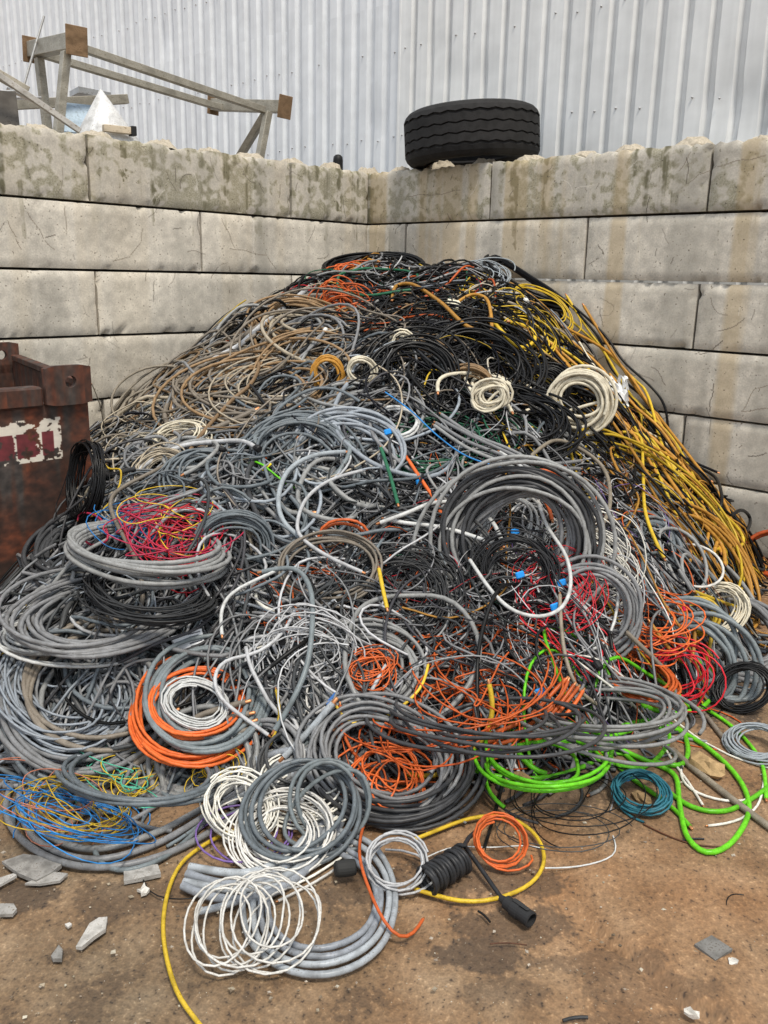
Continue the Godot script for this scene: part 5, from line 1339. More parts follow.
	# name, label, group, wire radius, colour, points
	var paths := [
		["grey_pipe", "pale grey plastic pipe poking out of the coils by the skip", "", 0.0167, "conduit", [Vector3(-1.226, 0.451, 3.974), Vector3(-1.349, 0.356, 4.013), Vector3(-1.482, 0.257, 4.052), Vector3(-1.559, 0.214, 4.117)]],
		["loose_cable", "long taupe cable curving down over the grey coil stack", "", 0.0086, "taupe", [Vector3(-0.815, 0.797, 3.396), Vector3(-0.946, 0.755, 3.670), Vector3(-1.061, 0.701, 3.765), Vector3(-1.061, 0.668, 3.894), Vector3(-0.965, 0.626, 4.114), Vector3(-0.877, 0.545, 4.237), Vector3(-0.837, 0.454, 4.315), Vector3(-0.834, 0.395, 4.387), Vector3(-0.878, 0.370, 4.432), Vector3(-0.992, 0.382, 4.407), Vector3(-1.109, 0.343, 4.440), Vector3(-1.192, 0.282, 4.522), Vector3(-1.286, 0.224, 4.563), Vector3(-1.364, 0.179, 4.550)]],
		["loose_cable", "thick taupe cable framing the dusty cables along the wall", "", 0.0132, "taupe", [Vector3(-0.129, 1.451, 1.700), Vector3(-0.403, 1.469, 1.642), Vector3(-0.637, 1.309, 2.121), Vector3(-0.865, 1.151, 2.362), Vector3(-1.008, 1.015, 2.659), Vector3(-1.045, 0.930, 2.826), Vector3(-1.005, 0.877, 3.045), Vector3(-0.888, 0.853, 3.244), Vector3(-0.733, 0.882, 3.229), Vector3(-0.551, 0.960, 3.150)]],
		["loose_cable", "light grey cable along the upper left edge of the heap", "", 0.0159, "lgrey", [Vector3(-0.285, 1.655, 0.333), Vector3(-0.436, 1.474, 1.631), Vector3(-0.625, 1.309, 2.124), Vector3(-0.735, 1.203, 2.278), Vector3(-0.882, 1.118, 2.436), Vector3(-0.974, 1.004, 2.696), Vector3(-1.004, 0.916, 2.900)]],
		["loose_cable", "tan brown cable snaking down through the dusty cables", "", 0.0097, "dtaupe", [Vector3(-0.663, 1.206, 2.301), Vector3(-0.580, 1.132, 2.699), Vector3(-0.598, 1.056, 2.952), Vector3(-0.676, 0.992, 3.045), Vector3(-0.776, 0.877, 3.258), Vector3(-0.815, 0.814, 3.439)]],
		["loose_cable", "yellow cable lying on the dirt and leaving the heap", "", 0.0059, "yellow", [Vector3(-0.317, 0.007, 5.106), Vector3(-0.406, 0.007, 5.147), Vector3(-0.469, 0.007, 5.209), Vector3(-0.523, 0.007, 5.299), Vector3(-0.532, 0.007, 5.422), Vector3(-0.515, 0.007, 5.552), Vector3(-0.478, 0.007, 5.669), Vector3(-0.428, 0.007, 5.775), Vector3(-0.370, 0.007, 5.847), Vector3(-0.303, 0.007, 5.934)]],
		["loose_cable", "orange cable trailing onto the dirt beside the pale cables", "", 0.0046, "orange", [Vector3(0.169, 0.006, 4.920), Vector3(0.077, 0.006, 4.977), Vector3(0.007, 0.006, 5.058), Vector3(-0.021, 0.054, 5.231), Vector3(-0.023, 0.084, 5.392), Vector3(0.003, 0.064, 5.486), Vector3(0.037, 0.044, 5.571), Vector3(0.075, 0.014, 5.595), Vector3(0.113, 0.006, 5.573), Vector3(0.139, 0.006, 5.516)]],
		["loose_cable", "ring of yellow cable round the orange rings on the dirt", "", 0.0060, "yellow", [Vector3(0.138, 0.007, 5.182), Vector3(0.200, 0.007, 5.143), Vector3(0.312, 0.007, 5.077), Vector3(0.420, 0.007, 5.066), Vector3(0.492, 0.007, 5.141), Vector3(0.504, 0.007, 5.263), Vector3(0.446, 0.007, 5.376), Vector3(0.341, 0.007, 5.440), Vector3(0.247, 0.007, 5.452), Vector3(0.182, 0.007, 5.429), Vector3(0.125, 0.007, 5.401)]],
		["loose_cable", "bright yellow offcut curving over the front of the heap", "", 0.0090, "yellow", [Vector3(0.404, 0.283, 4.726), Vector3(0.417, 0.210, 4.755), Vector3(0.396, 0.138, 4.785), Vector3(0.315, 0.053, 4.831), Vector3(0.211, 0.016, 4.862), Vector3(0.129, 0.030, 4.869)]],
		["loose_cable", "short bright yellow tube at the centre of the heap", "", 0.0079, "yellow", [Vector3(0.038, 0.535, 4.281), Vector3(0.052, 0.488, 4.380), Vector3(0.066, 0.443, 4.446)]],
		["loose_cable", "pale grey cable looping down over the large coil", "", 0.0076, "lgrey", [Vector3(0.585, 0.850, 3.560), Vector3(0.679, 0.796, 3.682), Vector3(0.704, 0.706, 3.858), Vector3(0.721, 0.632, 4.026), Vector3(0.771, 0.556, 4.155), Vector3(0.766, 0.482, 4.285), Vector3(0.713, 0.429, 4.390), Vector3(0.624, 0.410, 4.435), Vector3(0.532, 0.427, 4.429), Vector3(0.461, 0.466, 4.328), Vector3(0.397, 0.530, 4.142)]],
		["loose_cable", "pale cable crossing the centre of the heap towards the large coil", "", 0.0090, "lgrey", [Vector3(0.046, 0.633, 3.986), Vector3(0.167, 0.675, 3.965), Vector3(0.274, 0.699, 3.892), Vector3(0.419, 0.689, 3.892), Vector3(0.504, 0.643, 3.988), Vector3(0.527, 0.588, 4.124)]],
		["loose_cable", "second pale cable crossing below the first one", "", 0.0088, "lgrey", [Vector3(0.067, 0.634, 3.929), Vector3(0.147, 0.634, 3.988), Vector3(0.287, 0.625, 4.006), Vector3(0.406, 0.602, 4.040), Vector3(0.510, 0.579, 4.109)]],
		["loose_cable", "taupe grey cable hanging down below the large coil", "", 0.0075, "taupe", [Vector3(0.719, 0.453, 4.317), Vector3(0.700, 0.385, 4.448), Vector3(0.702, 0.294, 4.550), Vector3(0.740, 0.203, 4.601), Vector3(0.821, 0.135, 4.581)]],
		["loose_cable", "black cable lying straight down the front onto the dirt", "", 0.0057, "black", [Vector3(0.471, 0.207, 4.690), Vector3(0.461, 0.039, 4.794), Vector3(0.423, 0.007, 4.946), Vector3(0.334, 0.007, 5.228)]],
		["loose_cable", "pale blue grey tube lying across the front middle", "", 0.0114, "conduit", [Vector3(-0.116, 0.243, 4.792), Vector3(-0.183, 0.170, 4.826), Vector3(-0.233, 0.122, 4.849), Vector3(-0.271, 0.088, 4.867)]],
		["loose_cable", "slate cable hanging over the thin pale wires", "", 0.0096, "slate", [Vector3(-0.399, 0.520, 4.286), Vector3(-0.275, 0.541, 4.298), Vector3(-0.209, 0.500, 4.421), Vector3(-0.196, 0.412, 4.583), Vector3(-0.210, 0.316, 4.699), Vector3(-0.257, 0.229, 4.782), Vector3(-0.304, 0.158, 4.818)]],
		["loose_cable", "light grey cable bowing left of the taupe ring", "", 0.0078, "lgrey", [Vector3(-0.017, 0.782, 3.665), Vector3(-0.166, 0.754, 3.750), Vector3(-0.264, 0.696, 3.875), Vector3(-0.285, 0.618, 4.052), Vector3(-0.228, 0.583, 4.142), Vector3(-0.129, 0.550, 4.224), Vector3(-0.025, 0.513, 4.252)]],
		["loose_cable", "thick bluish cable arching over the grey middle", "", 0.0105, "bluegrey", [Vector3(-0.106, 0.842, 3.575), Vector3(-0.236, 0.838, 3.630), Vector3(-0.346, 0.788, 3.718), Vector3(-0.375, 0.696, 3.882), Vector3(-0.337, 0.621, 3.992), Vector3(-0.252, 0.581, 4.066)]],
		["loose_cable", "pale cable arching through the front left", "", 0.0068, "lgrey", [Vector3(-0.327, 0.140, 4.818), Vector3(-0.478, 0.250, 4.791), Vector3(-0.511, 0.303, 4.739), Vector3(-0.486, 0.332, 4.660), Vector3(-0.370, 0.352, 4.636), Vector3(-0.291, 0.401, 4.558), Vector3(-0.262, 0.445, 4.479)]],
		["loose_cable", "light cable arching below the standing slate ring", "", 0.0071, "lgrey", [Vector3(-0.512, 0.375, 4.546), Vector3(-0.527, 0.434, 4.458), Vector3(-0.497, 0.476, 4.387), Vector3(-0.394, 0.515, 4.330), Vector3(-0.340, 0.524, 4.273)]],
		["grey_pipe", "long taupe rod leaning from the red loops to the dirt", "", 0.0092, "taupe", [Vector3(0.970, 0.322, 4.355), Vector3(1.115, 0.187, 4.350), Vector3(1.269, 0.010, 4.318), Vector3(1.287, 0.010, 4.574), Vector3(1.287, 0.010, 4.671)]],
		["grey_pipe", "brown grey pipe lying on the dirt beside the rock", "", 0.0112, "taupe", [Vector3(1.070, 0.012, 4.674), Vector3(1.096, 0.012, 4.779), Vector3(1.156, 0.012, 4.969), Vector3(1.221, 0.012, 5.147)]],
		["loose_cable", "thin white cable crossing from the grey coils to the dirt", "", 0.0046, "white", [Vector3(0.746, 0.274, 4.505), Vector3(0.857, 0.196, 4.521), Vector3(0.991, 0.081, 4.488), Vector3(1.048, 0.006, 4.555), Vector3(1.051, 0.006, 4.760), Vector3(1.058, 0.006, 4.883), Vector3(1.056, 0.006, 5.002)]],
		["loose_cable", "second thin white cable falling towards the rock", "", 0.0039, "white", [Vector3(0.690, 0.294, 4.508), Vector3(0.850, 0.255, 4.460), Vector3(1.060, 0.082, 4.433), Vector3(1.200, 0.005, 4.589), Vector3(1.278, 0.005, 4.712), Vector3(1.365, 0.005, 4.776)]],
		["loose_cable", "white cable curling round the brown grey pipe", "", 0.0046, "white", [Vector3(1.162, 0.006, 4.693), Vector3(1.089, 0.006, 4.740), Vector3(1.046, 0.006, 4.823), Vector3(1.047, 0.006, 4.912), Vector3(1.108, 0.006, 4.969), Vector3(1.200, 0.006, 4.979), Vector3(1.295, 0.006, 4.910)]],
		["loose_cable", "white cable end bowing beside the lime loop", "", 0.0042, "white", [Vector3(1.032, 0.005, 5.108), Vector3(1.124, 0.005, 5.087), Vector3(1.232, 0.005, 5.001), Vector3(1.318, 0.005, 4.851)]],
		["loose_cable", "big lime green loop lying on the dirt", "", 0.0086, "lime", [Vector3(0.737, 0.041, 4.695), Vector3(0.917, 0.026, 4.582), Vector3(1.088, 0.010, 4.487), Vector3(1.190, 0.010, 4.617), Vector3(1.232, 0.010, 4.839), Vector3(1.190, 0.010, 5.034), Vector3(1.060, 0.010, 5.206), Vector3(0.972, 0.010, 5.252), Vector3(0.943, 0.010, 5.178), Vector3(0.982, 0.010, 4.998), Vector3(1.026, 0.010, 4.823), Vector3(0.953, 0.010, 4.742), Vector3(0.840, 0.023, 4.641)]],
		["loose_cable", "lime green cable running right past the big loop", "", 0.0080, "lime", [Vector3(0.764, 0.097, 4.636), Vector3(0.868, 0.009, 4.635), Vector3(0.939, 0.009, 4.842), Vector3(1.011, 0.009, 5.014), Vector3(1.112, 0.009, 5.040), Vector3(1.227, 0.009, 4.968), Vector3(1.332, 0.009, 4.881)]],
		["loose_cable", "lime green loop reaching left under the dark cables", "", 0.0087, "lime", [Vector3(0.333, 0.027, 4.824), Vector3(0.437, 0.010, 4.853), Vector3(0.596, 0.010, 4.852), Vector3(0.766, 0.010, 4.757), Vector3(0.848, 0.021, 4.638), Vector3(0.764, 0.097, 4.636)]],
		["loose_cable", "lime green bow above the rock", "", 0.0089, "lime", [Vector3(0.921, 0.043, 4.562), Vector3(1.076, 0.018, 4.461), Vector3(1.154, 0.010, 4.524), Vector3(1.122, 0.010, 4.687), Vector3(1.061, 0.010, 4.779), Vector3(0.984, 0.010, 4.754)]],
		["loose_cable", "lime green cable dropping from the grey coils into the big loop", "", 0.0075, "lime", [Vector3(0.708, 0.098, 4.681), Vector3(0.810, 0.031, 4.657), Vector3(0.855, 0.009, 4.806), Vector3(0.921, 0.009, 4.948), Vector3(0.959, 0.009, 5.036), Vector3(0.973, 0.009, 5.118)]],
		["loose_cable", "lime green cable bowing under the thin white cables", "", 0.0082, "lime", [Vector3(0.661, 0.065, 4.718), Vector3(0.797, 0.009, 4.743), Vector3(0.920, 0.009, 4.793), Vector3(1.041, 0.009, 4.674), Vector3(1.103, 0.009, 4.532), Vector3(1.002, 0.028, 4.518), Vector3(0.856, 0.048, 4.615)]],
		["loose_cable", "lime green cable curving along the front foot under the orange bow", "", 0.0080, "lime", [Vector3(0.313, 0.047, 4.821), Vector3(0.427, 0.065, 4.787), Vector3(0.568, 0.079, 4.744), Vector3(0.716, 0.058, 4.706), Vector3(0.807, 0.009, 4.704)]],
		["loose_cable", "lime green cable behind the red loops", "", 0.0095, "lime", [Vector3(1.010, 0.081, 4.473), Vector3(1.162, 0.010, 4.401), Vector3(1.286, 0.010, 4.359), Vector3(1.405, 0.010, 4.203), Vector3(1.426, 0.045, 4.104), Vector3(1.337, 0.117, 4.164)]],
		["loose_cable", "lime green cable end crossing to the light blue grey coil", "", 0.0071, "lime", [Vector3(1.300, 0.008, 4.342), Vector3(1.346, 0.008, 4.453), Vector3(1.365, 0.008, 4.587), Vector3(1.353, 0.008, 4.757), Vector3(1.273, 0.008, 4.968)]],
		["loose_cable", "yellow tail hanging from the yellow bunch", "", 0.0080, "yellow", [Vector3(1.466, 0.246, 3.939), Vector3(1.440, 0.154, 4.024), Vector3(1.383, 0.087, 4.127), Vector3(1.366, 0.035, 4.176)]],
		["loose_cable", "amber tail dropping from the yellow bunch", "", 0.0077, "amber", [Vector3(1.113, 0.300, 4.197), Vector3(1.180, 0.211, 4.264), Vector3(1.274, 0.130, 4.223), Vector3(1.316, 0.168, 4.161), Vector3(1.331, 0.241, 4.109)]],
		["loose_cable", "straight yellow cable pointing right over the black tangle", "", 0.0088, "yellow", [Vector3(1.400, 0.320, 3.898), Vector3(1.638, 0.196, 3.720), Vector3(1.995, 0.010, 3.411)]],
		["loose_cable", "yellow cable falling straight down the amber slope", "", 0.0083, "yellow", [Vector3(1.380, 0.807, 2.708), Vector3(1.495, 0.779, 2.663), Vector3(1.386, 0.681, 3.102), Vector3(1.256, 0.597, 3.579), Vector3(1.255, 0.507, 3.753), Vector3(1.276, 0.449, 3.829)]],
		["loose_cable", "yellow cable bowing down to the foot of the right wall", "", 0.0101, "yellow", [Vector3(1.538, 0.778, 2.523), Vector3(1.702, 0.606, 2.677), Vector3(1.835, 0.460, 2.813), Vector3(2.032, 0.312, 2.780), Vector3(2.080, 0.234, 2.807), Vector3(1.958, 0.235, 2.983), Vector3(1.724, 0.326, 3.283)]],
		["loose_cable", "amber cable bowing above the white ring", "", 0.0100, "amber", [Vector3(1.562, 0.720, 2.610), Vector3(1.582, 0.599, 2.952), Vector3(1.670, 0.448, 3.188), Vector3(1.788, 0.325, 3.209), Vector3(1.713, 0.295, 3.444)]],
		["loose_cable", "amber cable arching on the crest", "", 0.0118, "amber", [Vector3(0.140, 1.462, 1.951), Vector3(0.178, 1.540, 1.518), Vector3(0.277, 1.555, 1.585), Vector3(0.418, 1.460, 2.092), Vector3(0.526, 1.349, 2.487), Vector3(0.657, 1.297, 2.475)]],
		["loose_cable", "amber cable bowing beside the cream socket", "", 0.0105, "amber", [Vector3(0.541, 1.458, 1.934), Vector3(0.629, 1.506, 1.888), Vector3(0.703, 1.485, 1.980), Vector3(0.698, 1.397, 2.269), Vector3(0.673, 1.263, 2.530)]],
		["loose_cable", "yellow cable running down from the yellow patch", "", 0.0113, "yellow", [Vector3(0.697, 1.379, 2.236), Vector3(0.757, 1.297, 2.440), Vector3(0.838, 1.230, 2.481), Vector3(0.956, 1.262, 2.285), Vector3(0.948, 1.323, 2.153), Vector3(0.823, 1.356, 2.180)]],
		["loose_cable", "ivory cable arching over the black mass", "", 0.0100, "ivory", [Vector3(0.333, 1.063, 3.155), Vector3(0.331, 1.105, 3.107), Vector3(0.381, 1.132, 3.031), Vector3(0.512, 1.133, 2.927), Vector3(0.602, 1.118, 2.908), Vector3(0.650, 1.055, 3.052), Vector3(0.686, 0.981, 3.224)]],
		["loose_cable", "thin blue wire crossing the tangle above the big coil", "", 0.0035, "blue", [Vector3(0.076, 1.063, 3.196), Vector3(0.192, 0.995, 3.306), Vector3(0.321, 0.897, 3.489), Vector3(0.444, 0.834, 3.624), Vector3(0.622, 0.795, 3.685)]],
		["loose_cable", "taupe cable hanging beside the pale wire bundle", "", 0.0092, "taupe", [Vector3(0.656, 0.795, 3.639), Vector3(0.881, 0.866, 3.324), Vector3(1.058, 0.793, 3.303), Vector3(1.113, 0.723, 3.424), Vector3(1.030, 0.649, 3.791), Vector3(0.905, 0.573, 3.990), Vector3(0.780, 0.524, 4.107)]],
		["loose_cable", "dark green rod in the tangle above the big coil", "", 0.0084, "green", [Vector3(0.054, 0.858, 3.550), Vector3(0.090, 0.777, 3.736), Vector3(0.120, 0.692, 3.904)]],
		["loose_cable", "orange cable slanting through the tangle above the big coil", "", 0.0082, "orange", [Vector3(0.121, 0.870, 3.409), Vector3(0.223, 0.753, 3.680), Vector3(0.297, 0.661, 3.874), Vector3(0.311, 0.559, 4.040)]],
		["loose_cable", "orange cable curving across the top of the large coil", "", 0.0084, "orange", [Vector3(0.313, 0.637, 3.945), Vector3(0.380, 0.694, 3.866), Vector3(0.513, 0.732, 3.801), Vector3(0.640, 0.734, 3.801), Vector3(0.738, 0.706, 3.857), Vector3(0.753, 0.644, 3.946)]],
		["loose_cable", "orange cable winding down the front foot", "", 0.0058, "orange", [Vector3(-0.093, 0.226, 4.772), Vector3(-0.075, 0.130, 4.829), Vector3(-0.009, 0.060, 4.865), Vector3(0.106, 0.007, 4.892), Vector3(0.188, 0.008, 4.868)]],
		["loose_cable", "yellow cable crossing the front middle", "", 0.0052, "yellow", [Vector3(-0.106, 0.223, 4.774), Vector3(-0.053, 0.173, 4.808), Vector3(0.056, 0.189, 4.789), Vector3(0.173, 0.263, 4.732), Vector3(0.205, 0.309, 4.635)]],
		["loose_cable", "short yellow cable beside the slate tube", "", 0.0051, "yellow", [Vector3(-0.319, 0.114, 4.837), Vector3(-0.286, 0.202, 4.798), Vector3(-0.308, 0.256, 4.727)]],
		["loose_cable", "yellow wire loops at the left foot", "", 0.0048, "yellow", [Vector3(-1.318, 0.368, 4.204), Vector3(-1.231, 0.356, 4.397), Vector3(-1.249, 0.310, 4.456), Vector3(-1.313, 0.264, 4.483), Vector3(-1.354, 0.240, 4.474)]],
		["loose_cable", "yellow wire behind the standing black coil", "", 0.0044, "yellow", [Vector3(-1.280, 0.785, 3.326), Vector3(-1.141, 0.748, 3.587), Vector3(-1.088, 0.761, 3.600), Vector3(-1.067, 0.695, 3.742), Vector3(-1.110, 0.629, 3.829), Vector3(-1.164, 0.597, 3.809)]],
		["loose_cable", "crimson wire loop on the coil stack", "", 0.0046, "pink", [Vector3(-1.231, 0.573, 3.788), Vector3(-1.220, 0.608, 3.787), Vector3(-1.104, 0.614, 3.899), Vector3(-1.025, 0.573, 4.075), Vector3(-1.114, 0.534, 4.019), Vector3(-1.226, 0.551, 3.834)]],
		["loose_cable", "slate cable end lying on the dirt at the left front", "", 0.0076, "slate", [Vector3(-0.189, 0.127, 4.825), Vector3(-0.315, 0.045, 4.886), Vector3(-0.442, 0.009, 5.009), Vector3(-0.538, 0.009, 5.223), Vector3(-0.604, 0.009, 5.303), Vector3(-0.684, 0.009, 5.334), Vector3(-0.755, 0.009, 5.287), Vector3(-0.781, 0.009, 5.224)]],
		["loose_cable", "thick grey cable bent in a wide arc on the dirt", "thick grey cables arcing at the left front", 0.0102, "grey", [Vector3(-0.104, 0.125, 4.812), Vector3(-0.277, 0.029, 4.899), Vector3(-0.432, 0.011, 5.120), Vector3(-0.587, 0.011, 5.272), Vector3(-0.766, 0.011, 5.320), Vector3(-0.951, 0.011, 5.237), Vector3(-1.092, 0.011, 5.065), Vector3(-1.129, 0.011, 4.866), Vector3(-1.027, 0.054, 4.810)]],
		["loose_cable", "thick grey cable bent in a wide arc on the dirt", "thick grey cables arcing at the left front", 0.0103, "grey", [Vector3(-0.121, 0.146, 4.805), Vector3(-0.306, 0.058, 4.877), Vector3(-0.470, 0.011, 5.050), Vector3(-0.611, 0.011, 5.218), Vector3(-0.774, 0.011, 5.287), Vector3(-0.949, 0.011, 5.204), Vector3(-1.054, 0.011, 5.047), Vector3(-1.100, 0.011, 4.896), Vector3(-1.007, 0.040, 4.831)]],
		["loose_cable", "thick grey cable bent in a wide arc on the dirt", "thick grey cables arcing at the left front", 0.0105, "grey", [Vector3(-0.147, 0.172, 4.783), Vector3(-0.325, 0.075, 4.862), Vector3(-0.488, 0.012, 5.018), Vector3(-0.631, 0.012, 5.173), Vector3(-0.786, 0.012, 5.244), Vector3(-0.947, 0.012, 5.162), Vector3(-1.029, 0.012, 5.035), Vector3(-1.065, 0.012, 4.932), Vector3(-0.982, 0.024, 4.859)]],
		["loose_cable", "grey cable running from the left foot towards the slate coil", "grey cables bending round the left foot", 0.0101, "grey", [Vector3(-1.313, 0.263, 4.429), Vector3(-1.209, 0.170, 4.635), Vector3(-1.153, 0.069, 4.755), Vector3(-1.052, 0.019, 4.851), Vector3(-0.949, 0.013, 4.878), Vector3(-0.808, 0.098, 4.813), Vector3(-0.640, 0.193, 4.764)]],
		["loose_cable", "grey cable running from the left foot towards the slate coil", "grey cables bending round the left foot", 0.0101, "grey", [Vector3(-1.350, 0.252, 4.417), Vector3(-1.225, 0.171, 4.644), Vector3(-1.165, 0.066, 4.757), Vector3(-1.062, 0.011, 4.875), Vector3(-0.941, 0.011, 4.890), Vector3(-0.790, 0.082, 4.831), Vector3(-0.616, 0.167, 4.791)]],
		["loose_cable", "grey cable running from the left foot towards the slate coil", "grey cables bending round the left foot", 0.0100, "grey", [Vector3(-1.390, 0.235, 4.392), Vector3(-1.268, 0.157, 4.631), Vector3(-1.198, 0.055, 4.765), Vector3(-1.063, 0.011, 4.912), Vector3(-0.912, 0.011, 4.950), Vector3(-0.773, 0.066, 4.849), Vector3(-0.597, 0.143, 4.808)]],
		["loose_cable", "taupe grey cable stretched between the left foot and the slate coil", "taupe grey cables stretched at the left front", 0.0103, "taupe", [Vector3(-0.953, 0.011, 5.081), Vector3(-0.847, 0.013, 4.894), Vector3(-0.698, 0.105, 4.825), Vector3(-0.557, 0.187, 4.780), Vector3(-0.406, 0.227, 4.758)]],
		["loose_cable", "taupe grey cable stretched between the left foot and the slate coil", "taupe grey cables stretched at the left front", 0.0103, "taupe", [Vector3(-0.923, 0.011, 5.117), Vector3(-0.829, 0.011, 4.912), Vector3(-0.686, 0.093, 4.836), Vector3(-0.543, 0.161, 4.793), Vector3(-0.391, 0.196, 4.779)]],
		["loose_cable", "taupe grey cable stretched between the left foot and the slate coil", "taupe grey cables stretched at the left front", 0.0102, "taupe", [Vector3(-0.900, 0.011, 5.146), Vector3(-0.798, 0.011, 4.957), Vector3(-0.670, 0.080, 4.852), Vector3(-0.521, 0.134, 4.823), Vector3(-0.381, 0.174, 4.792)]],
		["loose_cable", "taupe grey cable stretched between the left foot and the slate coil", "taupe grey cables stretched at the left front", 0.0101, "taupe", [Vector3(-0.865, 0.011, 5.189), Vector3(-0.770, 0.011, 4.997), Vector3(-0.647, 0.055, 4.872), Vector3(-0.516, 0.127, 4.830), Vector3(-0.371, 0.158, 4.811)]],
		["grey_pipe", "pale grey plastic pipe bent round the white coils", "pale grey pipes bent round the white coils", 0.0122, "conduit", [Vector3(-0.493, 0.013, 5.319), Vector3(-0.414, 0.013, 5.339), Vector3(-0.318, 0.013, 5.347), Vector3(-0.225, 0.013, 5.271), Vector3(-0.166, 0.013, 5.144), Vector3(-0.133, 0.013, 5.004), Vector3(-0.162, 0.021, 4.899), Vector3(-0.220, 0.044, 4.888), Vector3(-0.323, 0.023, 4.907), Vector3(-0.432, 0.013, 5.023)]],
		["grey_pipe", "pale grey plastic pipe bent round the white coils", "pale grey pipes bent round the white coils", 0.0122, "conduit", [Vector3(-0.494, 0.013, 5.347), Vector3(-0.411, 0.013, 5.386), Vector3(-0.306, 0.013, 5.388), Vector3(-0.212, 0.013, 5.295), Vector3(-0.146, 0.013, 5.163), Vector3(-0.119, 0.013, 5.005), Vector3(-0.149, 0.030, 4.894), Vector3(-0.219, 0.058, 4.878), Vector3(-0.332, 0.036, 4.897), Vector3(-0.443, 0.013, 5.004)]],
		["grey_pipe", "pale grey plastic pipe bent round the white coils", "pale grey pipes bent round the white coils", 0.0122, "conduit", [Vector3(-0.496, 0.013, 5.382), Vector3(-0.409, 0.013, 5.407), Vector3(-0.300, 0.013, 5.407), Vector3(-0.193, 0.013, 5.328), Vector3(-0.130, 0.013, 5.178), Vector3(-0.094, 0.013, 5.007), Vector3(-0.132, 0.040, 4.885), Vector3(-0.219, 0.074, 4.864), Vector3(-0.346, 0.057, 4.883), Vector3(-0.470, 0.013, 4.955)]],
		["grey_pipe", "pale grey plastic pipe bent round the white coils", "pale grey pipes bent round the white coils", 0.0122, "conduit", [Vector3(-0.496, 0.013, 5.396), Vector3(-0.406, 0.013, 5.445), Vector3(-0.288, 0.013, 5.447), Vector3(-0.182, 0.013, 5.349), Vector3(-0.109, 0.013, 5.199), Vector3(-0.062, 0.013, 5.009), Vector3(-0.106, 0.056, 4.873), Vector3(-0.219, 0.106, 4.847), Vector3(-0.361, 0.077, 4.866), Vector3(-0.489, 0.013, 4.921)]],
		["grey_pipe", "pale grey pipe offcut lying below the bent pipes", "", 0.0094, "conduit", [Vector3(-0.440, 0.010, 5.495), Vector3(-0.372, 0.010, 5.472), Vector3(-0.275, 0.010, 5.414), Vector3(-0.186, 0.010, 5.361)]],
		["loose_cable", "thick pale grey cable bowed on the dirt beside the white spiral", "thick pale grey cables bowed on the dirt", 0.0088, "conduit", [Vector3(-0.250, 0.010, 5.375), Vector3(-0.266, 0.010, 5.459), Vector3(-0.237, 0.010, 5.563), Vector3(-0.171, 0.010, 5.622), Vector3(-0.091, 0.010, 5.620), Vector3(-0.014, 0.010, 5.570), Vector3(0.021, 0.010, 5.472), Vector3(0.014, 0.010, 5.368), Vector3(-0.034, 0.010, 5.287), Vector3(-0.107, 0.010, 5.237)]],
		["loose_cable", "thick pale grey cable bowed on the dirt beside the white spiral", "thick pale grey cables bowed on the dirt", 0.0087, "conduit", [Vector3(-0.273, 0.010, 5.367), Vector3(-0.283, 0.010, 5.460), Vector3(-0.254, 0.010, 5.582), Vector3(-0.175, 0.010, 5.643), Vector3(-0.084, 0.010, 5.650), Vector3(-0.002, 0.010, 5.587), Vector3(0.031, 0.010, 5.475), Vector3(0.027, 0.010, 5.359), Vector3(-0.025, 0.010, 5.268), Vector3(-0.099, 0.010, 5.205)]],
		["loose_cable", "thick pale grey cable bowed on the dirt beside the white spiral", "thick pale grey cables bowed on the dirt", 0.0087, "conduit", [Vector3(-0.307, 0.010, 5.355), Vector3(-0.301, 0.010, 5.461), Vector3(-0.271, 0.010, 5.600), Vector3(-0.179, 0.010, 5.671), Vector3(-0.079, 0.010, 5.669), Vector3(0.010, 0.010, 5.603), Vector3(0.053, 0.010, 5.481), Vector3(0.047, 0.010, 5.346), Vector3(-0.007, 0.010, 5.232), Vector3(-0.089, 0.010, 5.169)]],
		["loose_cable", "thick pale grey cable bowed on the dirt beside the white spiral", "thick pale grey cables bowed on the dirt", 0.0086, "conduit", [Vector3(-0.326, 0.010, 5.348), Vector3(-0.330, 0.010, 5.462), Vector3(-0.284, 0.010, 5.613), Vector3(-0.183, 0.010, 5.698), Vector3(-0.072, 0.010, 5.702), Vector3(0.026, 0.010, 5.625), Vector3(0.069, 0.010, 5.485), Vector3(0.062, 0.010, 5.336), Vector3(0.007, 0.010, 5.202), Vector3(-0.084, 0.010, 5.147)]],
		["loose_cable", "white cable ends trailing across the pale pipes", "white ends across the pale pipes", 0.0038, "white", [Vector3(-0.029, 0.005, 5.250), Vector3(-0.096, 0.005, 5.322), Vector3(-0.161, 0.005, 5.387), Vector3(-0.237, 0.005, 5.446)]],
		["loose_cable", "white cable ends trailing across the pale pipes", "white ends across the pale pipes", 0.0038, "white", [Vector3(-0.039, 0.005, 5.225), Vector3(-0.106, 0.005, 5.298), Vector3(-0.171, 0.005, 5.364), Vector3(-0.251, 0.005, 5.413)]],
		["loose_cable", "white cable ends trailing across the pale pipes", "white ends across the pale pipes", 0.0039, "white", [Vector3(-0.045, 0.005, 5.210), Vector3(-0.121, 0.005, 5.263), Vector3(-0.179, 0.005, 5.344), Vector3(-0.260, 0.005, 5.392)]],
		["loose_cable", "orange cable bowed along the dark band above the lime cable", "orange cables bowed above the lime cable", 0.0074, "orange", [Vector3(0.236, 0.118, 4.791), Vector3(0.400, 0.114, 4.761), Vector3(0.548, 0.149, 4.705), Vector3(0.649, 0.226, 4.646), Vector3(0.689, 0.252, 4.618)]],
